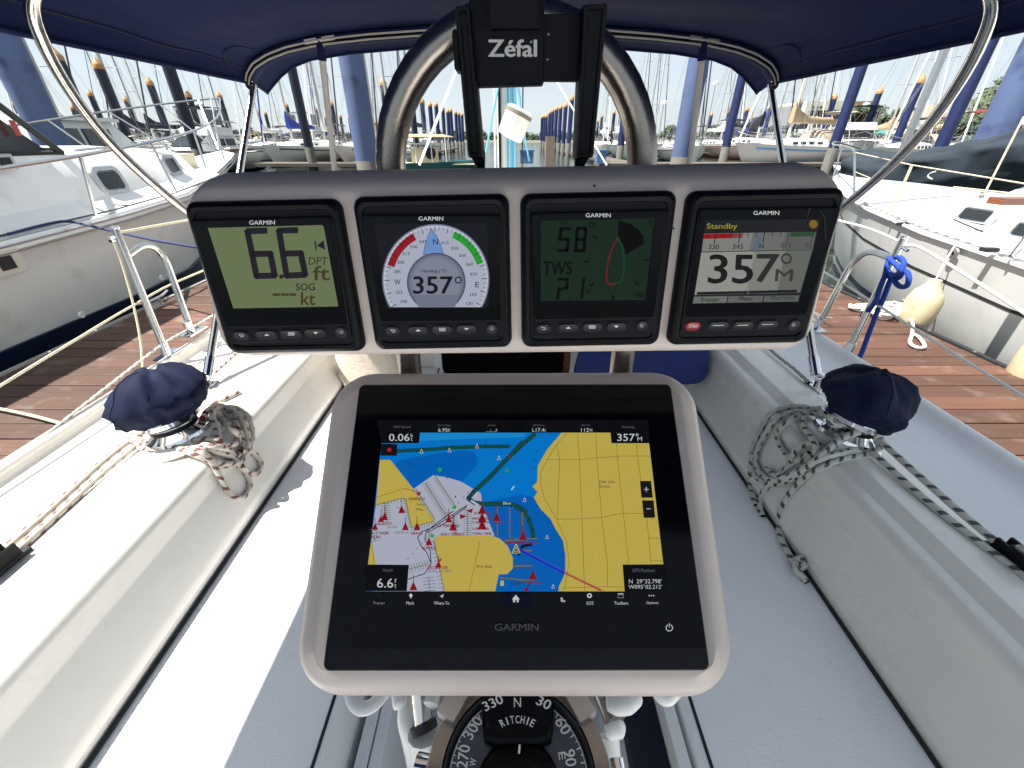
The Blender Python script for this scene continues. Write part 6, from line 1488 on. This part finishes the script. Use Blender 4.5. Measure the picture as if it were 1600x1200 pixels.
m = MB(); m.rings([[Vector((CR-w+.01, y, z+.004)), Vector((CR-w*.5, y, z+.04)), Vector((CR, y, z+.06)), Vector((CR+w-.01, y, z+.004))] for y, w, z in SS], (False, False), closed=False); m.build('deck', WHT, sb, angle=60)
for sg in (-1, 1):
    MB().tube([Vector((CR+sg*w, y, z+.005)) for y, w, z in SS], .018, 6, sq=(.8, 1.2)).build('rub_strake', WHR, sb)
    rr = [[Vector((CR+sg*(w-.075), y, z+.01)), Vector((CR+sg*(w-.075), y, z+.035)), Vector((CR+sg*(w-.03), y, z+.035)), Vector((CR+sg*(w-.03), y, z+.01))] for y, w, z in SS]
    MB().rings(rr).build('toe_rail', ALU, sb, angle=30)
m = MB()
for k in range(60):
    y = .3+k*.125
    for (a, wa_, za), (b_, wb, zb) in zip(SS, SS[1:]):
        if a <= y < b_:
            q = (y-a)/(b_-a); w = wa_+(wb-wa_)*q; z = za+(zb-za)*q; m.box((CR-w+.052, y, z+.037), (.024, .045, .006))
m.build('rail_slots', WHR, sb)
tr2 = [(-4, 1.15, -.40), (2.2, 1.12, -.42), (3.6, .95, -.46), (4.4, .75, -.54), (5.2, .5, -.66)]
def dz2(y):
    for (a, _, za), (b_, _, zb) in zip(SS, SS[1:]):
        if a <= y <= b_: return za+(zb-za)*(y-a)/(b_-a)
    return -.7
m = MB(); m.rings([[Vector((CR-w-.16, y, dz2(y)+.02)), Vector((CR-w, y, z-.06)), Vector((CR-w+.14, y, z)), Vector((CR, y, z+.05)), Vector((CR+w-.14, y, z)), Vector((CR+w, y, z-.06)), Vector((CR+w+.16, y, dz2(y)+.02))] for y, w, z in tr2]); m.build('cabin', WHT, sb, angle=28)
for u, v, dx_ in ((1524, 336, 1.10), (1612, 362, 1.14)):
    dr_ = ray(u, v); best = None
    for k in range(400):
        q_ = dr_*(2+.01*k); w_ = 1.12-.17*max(0, (q_.y-2.2))/1.4; zt_ = -.48; zd_ = dz2(min(max(q_.y, -3.9), 8))+.02
        e_ = abs(CR-q_.x-(w_+.16*(zt_-q_.z)/(zt_-zd_)))
        if best is None or e_ < best[0]: best = (e_, q_)
    c = best[1]; nrm = Vector((-1, 0, .42)).normalized(); ex = Vector((0, -1, 0)); F = Frame(c, ex, Vector((.42, 0, 1)))
    m = MB(); slab(m, F, [(-.16, -.07), (.16, -.07), (.16, .07), (-.16, .07)], [(-.06, 0, .02), (.006, .0, .02), (.010, .004, .02), (.010, .012, .015), (.0, .014, .015)], 4); wf_ = m.build('window', ALU, sb, angle=30)
    m = MB(); slab(m, F, [(-.14, -.05), (.14, -.05), (.14, .05), (-.14, .05)], [(-.03, 0, .01), (.006, 0, .01)], 3); m.build('pane', DARKW, wf_)
MB().tube([at(1490, 343, z=-.72), at(1535, 362, z=-.72)], .008, 6).build('jib_track', RUB, sb)
MB().tube([at(1578, 400, z=-.78), at(1602, 368, z=-.70)], .009, 6).build('deck_rail', mat('dark_brown', (.08, .05, .05), .5), sb)
for u, v in ((1546, 390), (1412, 350)): MB().box(at(u, v, z=-.77), (.12, .05, .03)).build('deck_fitting', RUB, sb)
MB().box(at(1596, 314, z=-.35), (.35, .1, .04)).build('handrail', TEAK, sb)
for u, v in ((1490, 396),): 
    p = at(u, v, x=CR-1.80); MB().lathe([(.05, 0), (.045, .012), (.02, .016), (.016, .0)], p, (-1, 0, 0), 14).build('scupper', ALU, sb)
# pulpit
pts = [at(1335, 300, x=4.62), at(1335, 250, x=4.62), at(1333, 234, x=4.75), at(1318, 228, x=5.25), at(1303, 226, x=5.75), at(1306, 222, x=6.2), at(1345, 232, x=6.9)]
MB().tube(smooth_path(pts, 5), .015, 8).build('pulpit', STL, sb)
for u, v, x_ in ((1303, 226, 5.7), (1316, 228, 5.3)):
    p = at(u, v, x=x_); MB().tube([p, Vector((x_, p.y-.05, -.62))], .013, 8).build('pulpit_leg', STL, sb)
p = at(1425, 258, x=CR-1.66); q = at(1391, 335, x=CR-1.66); MB().tube([p, q], .013, 8).build('stanchion', CRM, sb)
MB().tube([at(1600, 182, x=CR-1.35), at(1537, 305, x=CR-1.35)], .008, 6).build('shroud', CRM, sb); MB().tube([at(1537, 300, x=CR-1.35), at(1533, 310, x=CR-1.35)], .02, 8).build('turnbuckle', STL, sb)
m = MB()
m.tube([at(1335, 238, x=4.75), at(1425, 258, x=CR-1.66), at(1600, 287, x=CR-1.72), at(1760, 310, x=CR-1.75)], .006, 5); m.tube([at(1335, 268, x=4.65), at(1412, 300, x=CR-1.66), at(1600, 306, x=CR-1.60)], .005, 5); m.tube([at(1490, 292, x=CR-1.5), at(1600, 304, x=CR-1.5)], .005, 5)
m.build('lifelines', CRM, sb)
# fenders
def fender(c, lab, r=.15, h=.52, top=None):
    t = thing('fender', lab, 'fender', c-Vector((0, 0, h/2)))
    MB().lathe([(.02, -h/2-.05), (.045, -h/2-.045), (.06, -h/2+.0), (r*.8, -h/2+.06), (r, -h/2+.14), (r, h/2-.14), (r*.8, h/2-.06), (.055, h/2), (.045, h/2+.05), (.02, h/2+.055)], c, n=24).build('body', FEND, t, angle=50)
    if top is not None: MB().tube(smooth_path([c+Vector((0, 0, h/2+.04)), (c+Vector((0, 0, h/2+.04))).lerp(top, .5)+Vector((-.01, 0, 0)), top], 5), .007, 6).build('lanyard', ROPW, t)
    t.rotation_euler = (0, 0, 0); return t
fender(at(1437, 484, x=3.74), 'cream fender hanging against the starboard boat beside the tangled line', .13, .46, at(1492, 384, x=3.93))
fender(at(1622, 572, x=3.72), 'cream fender at the right edge of the frame against the hull', .13, .48, at(1670, 440, x=3.93))

# slate sail cover lying over the boom of the next boat
t = thing('covered_boat', 'low boat beyond the starboard neighbour draped in a slate blue canvas cover', 'covered boat', (9.5, 10, WATER))
P0 = [at(1318, 278, x=9.6), at(1360, 268, x=9.4), at(1420, 272, x=9.2), at(1480, 262, x=9.1), at(1540, 254, x=9.0), at(1600, 240, x=9.0), at(1680, 222, x=9.0)]
hh = [.22, .52, .40, .40, .40, .38, .36]; ww = [.2, .8, .8, .7, .6, .5, .5]
m = MB(); R = []; SP = smooth_path(P0, 6)
for i, c in enumerate(SP):
    q = i/6; k = min(int(q), len(hh)-2); f = min(q-k, 1); h_ = hh[k]*(1-f)+hh[k+1]*f; w_ = ww[k]*(1-f)+ww[k+1]*f; ring = []
    for j in range(64):
        a = 2*PI*j/64; r = 1+.20*noise.noise(Vector((i*.28, math.cos(a)*1.5, math.sin(a)*1.5)))+.10*abs(noise.noise(Vector((i*.55+a*2.2, a*3.1, 4))))+.045*math.sin(a*8+i*.62+3*noise.noise(Vector((i*.2, a, 9))))
        ring.append(c+Vector((-w_*math.cos(a)*r*.8, w_*math.cos(a)*.3, h_*math.sin(a)*r+(-.18 if math.sin(a) < 0 else .0))))
    R.append(ring)
m.rings(R); m.build('boom_cover', SAILG, t, angle=80)
m = MB(); m.rings([[p_+Vector((10.4, 10.5, 0+WATER)) for p_ in r] for r in hull_rings(9, 3, .95, 0)], closed=False); m.build('hull', HULLW, t, angle=60)
m = MB(); m.rings([[Vector((r[0].x*.98+10.4, r[0].y+10.5, r[0].z+WATER+.01)), Vector((r[-1].x*.98+10.4, r[0].y+10.5, r[0].z+WATER+.01))] for r in hull_rings(9, 3, .95, 0)], (False, False), closed=False); m.build('deck', WHT, t, angle=60)
m = MB(); m.tube([(9.6, 11.6, -1), (9.6, 11.6, 11)], .08, 8); m.build('mast', ALU, t)
m = MB(); m.tube(smooth_path([at(1462, 268, x=8.2), at(1453, 271, x=8.2), at(1450, 276, x=8.2), at(1457, 280, x=8.2)], 4), .012, 5); m.build('cover_cord', WHR, t)

# ---------------------------------------------------------------- cross pier, dock boxes, launch and post seen through the hoop
t = thing('main_pier', 'x', 'x', (0, 33, DOCK)); del t['label']; del t['category']; t['kind'] = 'structure'
m = MB(); m.box((-40, 33, DOCK-.1), (72, 2.2, .2)); m.box((44, 33, DOCK-.1), (76, 2.2, .2)); m.build('deck', WOODG, t)
for x in (-11, 8.2, -30, 26): MB().box((x, 62, DOCK-.1), (1.6, 56, .2)).build('walkway', WOODG, t)
def dock_box(u, v, w, lab, mt, dist=31.5):
    q = ray(u, v); p = q*(dist/q.y); x = p.x; wm_ = w*dist*.87/FPX
    b = thing('dock_box', lab, 'dock box', (x, dist, DOCK))
    MB().box((x, dist, DOCK+.38), (wm_, .7, .72), taper=1.04).build('bin', mt, b); MB().box((x, dist, DOCK+.79), (wm_*1.15, .8, .09)).build('lid', mt, b)
dock_box(661, 240, 17, 'light blue dock box inside the left of the steel hoop', LBLU)
dock_box(823, 240, 20, 'light blue dock box just right of the mast', LBLU)
dock_box(939, 242, 14, 'light blue dock box near the right rail of the black holder', LBLU)
MB_ = MB(); pp = at(859, 236, y=31); MB_.box((pp.x, 31, -.9), (.55, .5, 2.1)); tag(MB_.build('timber_post', mat('post_brown', (.24, .17, .13), .8, var=.2)), 'square brown timber post right of the mast', 'post')
la = thing('launch', 'small teal launch with a tan canopy inside the left of the hoop', 'launch', (-4.9, 28, WATER))
Rl = hull_rings(6, 2.4, .75, 0)
m = MB(); m.rings([[Vector((p_.y*1+-4.6, -p_.x+27, p_.z+WATER)) for p_ in r] for r in Rl], closed=False); m.build('hull', TEAL, la, angle=60)
m = MB(); m.box((-4.6, 27, WATER+.72), (5.2, 1.9, .05)); m.build('deck', CRM, la)
m = MB(); m.lathe([(1.7, 0), (1.72, .05), (1.2, .16), (.02, .2)], (-5.0, 27, .05), n=20); m.v = [Vector((v_.x, 27+(v_.y-27)*.55, v_.z)) for v_ in m.v]; m.build('canopy', TAN, la)
m = MB()
for x in (-6.3, -5.4, -4.5, -3.7):
    for y in (26.3, 27.7): m.tube([(x, y, WATER+.7), (x, y, .08)], .03, 5)
m.build('canopy_posts', WHR, la)
MB().box((-5.0, 27, WATER+1.1), (1.4, .9, .8)).build('console', mat('launch_cream', (.6, .52, .35), .6), la)
MB().lathe([(.3, -.02), (.3, .02)], (-4.6, 26.5, WATER+1.25), (0, 1, 0), 16).build('life_ring', DKN, la)

# ---------------------------------------------------------------- far shore and buildings
random.seed(3)
m = MB(); m.rings([[Vector((x, y, WATER-.5)), Vector((x, y+2, WATER+1.0)), Vector((x, y+60, WATER+1.6)), Vector((x, y+60, WATER-1))] for x, y in ((-400, 330), (-100, 300), (60, 290), (200, 300))]); tag(m.build('far_shore', mat('shore_ground', (.12, .12, .09), .9), angle=60), kind='structure')
m = MB(); m.rings([[Vector((x, y, WATER-.5)), Vector((x, y+.2, WATER+1.2)), Vector((x+30, y+90, WATER+1.5)), Vector((x+30, y+90, WATER-1))] for x, y in ((34, 118), (50, 96), (62, 66), (70, 44), (74, 10))]); tag(m.build('shore_bank', MATS['shore_ground'], angle=60), kind='structure')
def leaves(mb, c, r, n, sz, seed, flat=1):
    rnd = random.Random(seed)
    for k in range(n):
        while True:
            p = Vector((rnd.uniform(-1, 1), rnd.uniform(-1, 1), rnd.uniform(-1, 1)))
            if p.length < 1 and p.length > .3: break
        lump = .75+.4*noise.noise(p*2+Vector((seed, 0, 0)))
        p = Vector((p.x*r[0], p.y*r[1], p.z*r[2]))*lump+Vector(c)
        a = Vector((rnd.gauss(0, 1), rnd.gauss(0, 1), rnd.gauss(0, 1)*flat)).normalized(); b_ = a.orthogonal().normalized(); s_ = sz*rnd.uniform(.6, 1.3)
        mb.add([p-a*s_, p+b_*s_*.6, p+a*s_, p-b_*s_*.6], [(0, 1, 2, 3)])
m = MB()
for k in range(120):
    x = -260+k*4.2+random.uniform(-2, 2); h = random.uniform(2.2, 5.5); leaves(m, (x, 305+random.uniform(0, 20), WATER+1.5+h*.5), (4, 4, h*.8), 60, 1.2, k)
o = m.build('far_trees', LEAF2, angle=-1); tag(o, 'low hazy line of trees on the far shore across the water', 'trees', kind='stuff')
def tree(x, y, h, r, lab, seed):
    t = thing('tree', lab, 'tree', (x, y, WATER+1.2)); b0 = WATER+1.2
    m = MB(); m.tube([(x, y, b0-.5), (x+.2, y, b0+h*.5), (x-.1, y+.1, b0+h*.85)], [.28, .18, .06], 8)
    rnd = random.Random(seed)
    for k in range(7):
        a = rnd.uniform(0, 6.28); m.tube([(x+.1, y, b0+h*(.35+.06*k)), (x+math.cos(a)*r*.7, y+math.sin(a)*r*.7, b0+h*(.55+.06*k))], [.10, .03], 5)
    m.build('trunk', TRUNK, t)
    m = MB()
    for k in range(14):
        a = rnd.uniform(0, 6.28); q = rnd.uniform(.1, .8)*r; leaves(m, (x+math.cos(a)*q, y+math.sin(a)*q, b0+h*rnd.uniform(.45, .95)), (r*.42, r*.42, r*.32), 190, .24, seed*31+k)
    m.build('crown', LEAF, t, angle=-1)
def palm(x, y, h, lab, seed):
    t = thing('palm_tree', lab, 'palm tree', (x, y, WATER+1.2)); b0 = WATER+1.2; rnd = random.Random(seed)
    MB().tube([(x, y, b0-.4), (x+.3, y, b0+h*.5), (x+.1, y, b0+h)], [.24, .18, .15], 8).build('trunk', TRUNK, t)
    m = MB()
    for k in range(34):
        a = rnd.uniform(0, 6.28); el = rnd.uniform(-.9, 1.2); L_ = rnd.uniform(1.1, 1.7); d = Vector((math.cos(a)*math.cos(el), math.sin(a)*math.cos(el), math.sin(el)))
        pts = [Vector((x+.1, y, b0+h))+d*L_*q-Vector((0, 0, 1))*.9*q*q for q in (0, .3, .6, .85, 1)]
        sd = d.cross(Vector((0, 0, 1))).normalized()
        for j in range(5):
            q = .45+.12*j; c = pts[0].lerp(pts[-1], q) if j < 4 else pts[-1]
            for s_ in (-1, 1):
                e = c+sd*s_*.55*(1-abs(q-.7))+d*.35-Vector((0, 0, .25)); m.add([c, c+d*.10, e, e-d*.04], [(0, 1, 2, 3)])
        m.add([pts[0]-sd*.02, pts[0]+sd*.02, pts[2]+sd*.03, pts[2]-sd*.03, pts[4]], [(0, 1, 2, 3), (3, 2, 4)])
    m.build('crown', LEAF, t, angle=-1)
def shp(u, v, y): return at(u, v, y=y)
def block(b, name, u0, v0, u1, v1, y, depth, mt, base=None):
    a = shp(u0, v0, y); c = shp(u1, v1, y); zt = a.z; zb = base if base is not None else c.z
    m = MB(); m.box(((a.x+c.x)/2, y+depth/2, (zt+zb)/2), (abs(c.x-a.x), depth, zt-zb)); return m.build(name, mt, b)
cream = mat('cream_stucco', (.60, .57, .46), .8, var=.05); grw = mat('grey_cladding', (.24, .24, .25), .8, var=.1, stretch=(1, 1, 6), vscale=2); brn = mat('brown_cladding', (.20, .13, .10), .7, var=.1); grf = mat('green_metal_roof', (.05, .20, .17), .6)
b = thing('modern_building', 'modern cream and grey waterfront building with dark window bands and brown upper box', 'building', (62, 92, WATER+1.2))
Y = 92
block(b, 'wall', 1262, 158, 1296, 225, Y, 14, cream, WATER+1); block(b, 'side_wing', 1238, 165, 1262, 225, Y+2, 12, grw, WATER+1); block(b, 'wall', 1297, 170, 1340, 225, Y+1, 12, cream, WATER+1); block(b, 'upper_box', 1318, 158, 1362, 178, Y+3, 10, brn)
block(b, 'wall', 1340, 178, 1368, 225, Y+2, 10, grw, WATER+1)
block(b, 'fascia', 1292, 156, 1300, 172, Y-.3, 2, cream)
for q in ((1264, 173, 1284, 187), (1288, 174, 1296, 186), (1302, 172, 1318, 186), (1320, 172, 1336, 186), (1264, 192, 1284, 198), (1288, 192, 1318, 198), (1264, 204, 1290, 212), (1296, 204, 1330, 212)): block(b, 'window', *q, Y-.12, .3, DARKW)
for uu in (1270, 1276, 1282): block(b, 'vent', uu, 166, uu+2.5, 169.5, Y-.1, .3, DARKW)
for q in ((1258, 189, 1300, 191.5), (1258, 200, 1345, 202.5)): block(b, 'balcony_slab', *q, Y-1.6, 1.6, WHT)
m = MB()
for k in range(12): a = shp(1262+k*7, 200, Y-1.5); m.tube([a, a+Vector((0, 0, 1.0))], .03, 4)
m.build('balcony_posts', WHR, b)
b = thing('house', 'long low grey house roof left of the cream building', 'house', (38, 105, WATER+1.2))
block(b, 'wall', 1165, 188, 1240, 225, 106, 10, grw, WATER+1); a = shp(1158, 190, 104); c = shp(1246, 181, 104); m = MB(); m.prism([(a.x, 104, a.z), (c.x, 104, a.z), (c.x-3, 104, c.z), (a.x+4, 104, c.z)], (0, 12, 0)); m.build('roof', mat('grey_roof', (.13, .13, .14), .8), b)
for u_ in (1180, 1195, 1215): block(b, 'window', u_, 194, u_+6, 200, 105.8, .3, DARKW)
b = thing('house', 'white and pale green house with a low white roof right of the brown box', 'house', (76, 92, WATER+1.2))
block(b, 'wall', 1372, 184, 1412, 225, 90, 8, mat('pale_green_wall', (.40, .52, .46), .8), WATER+1); a = shp(1366, 184, 88.5); c = shp(1418, 178, 88.5); m = MB(); m.prism([(a.x, 88.5, a.z), (c.x, 88.5, a.z), (c.x-4, 88.5, c.z), (a.x+6, 88.5, c.z)], (0, 10, 0)); m.build('roof', WHT, b)
for u_ in (1376, 1386, 1396, 1404): block(b, 'window', u_, 187, u_+6, 193, 89.8, .3, DARKW)
b = thing('boathouse', 'dark waterfront building with big green metal roofs behind the right masts', 'building', (80, 78, WATER+1.2))
for q, yy in (((1430, 172, 1478, 188), 84), ((1450, 184, 1530, 200), 78), ((1380, 200, 1440, 212), 82)):
    a = shp(q[0], q[3], yy); c = shp(q[2], q[1], yy); m = MB(); m.prism([(a.x-.8, yy, a.z), (c.x+.8, yy, a.z), (c.x-2, yy+3, c.z), (a.x+2, yy+3, c.z)], (0, 8, 0)); m.build('roof', grf, b)
    block(b, 'wall', q[0]+1, q[3], q[2]-1, 228, yy+.6, 7, mat('dark_timber_wall', (.045, .035, .03), .8, var=.3), WATER+1)
    for k in range(5): u_ = q[0]+5+k*(q[2]-q[0]-10)/5; block(b, 'window', u_, q[3]+4, u_+5, q[3]+9, yy+.45, .3, mat('pale_window', (.35, .34, .28), .3))
m = MB(); p = shp(1438, 200, 76); m.lathe([(4.2, 0), (2.0, 2.6), (.1, 3.6)], p-Vector((0, 0, .5)), n=20); m.build('thatched_roof', mat('thatch', (.27, .20, .15), .95, bump=.5, bscale=8, var=.25, vscale=2), b)
for u, v, yy, h, lab, s in ((1543, 146, 70, None, 'tall palm tree left of the huge right piling', 1), (1566, 132, 66, None, 'taller palm partly behind the huge faded piling at right', 2), (1575, 172, 60, None, 'lower palm in front of the trees at far right', 3), (1557, 178, 72, None, 'short palm left of the lower palm at far right', 5)):
    p = at(u, v, y=yy); palm(p.x, yy, p.z-WATER-1.2, lab, s)
for u, v, yy, r, lab, s in ((1352, 175, 84, 3.2, 'dark tree before the brown upper box', 4), (1403, 180, 86, 2.6, 'small tree beside the pale green house', 5), (1600, 165, 48, 4.5, 'broad dark green tree at the far right edge', 6), (1635, 150, 44, 5, 'big tree at right beyond the frame edge', 7), (1500, 198, 64, 3, 'low green tree below the green roof', 8), (1440, 208, 66, 2.6, 'bushy tree below the thatched roof', 9), (1122, 205, 90, 2.2, 'small tree behind the masts between the struts', 10), (1575, 190, 56, 3.6, 'green tree right of the palms', 11), (1048, 203, 120, 2.4, 'small round tree right of the hoop', 12)):
    p = at(u, v, y=yy); tree(p.x, yy, max(2.5, p.z-WATER-1.2+r*.3), r, lab, s)
# light tower-like lamp posts far right of the fairway
for u, v, lab in ((1037, 163, 'thin lamp post with white head right of the hoop'), (1118, 133, 'lamp post with white head between the starboard struts')):
    p = at(u, v, y=60); t = thing('lamp_post', lab, 'lamp post', (p.x, 60, DOCK)); MB().tube([(p.x, 60, DOCK), (p.x, 60, p.z)], .06, 6).build('pole', ALU, t); MB().lathe([(.1, 0), (.34, .05), (.34, .28), (.1, .4)], (p.x, 60, p.z), n=10).build('head', WHR, t)
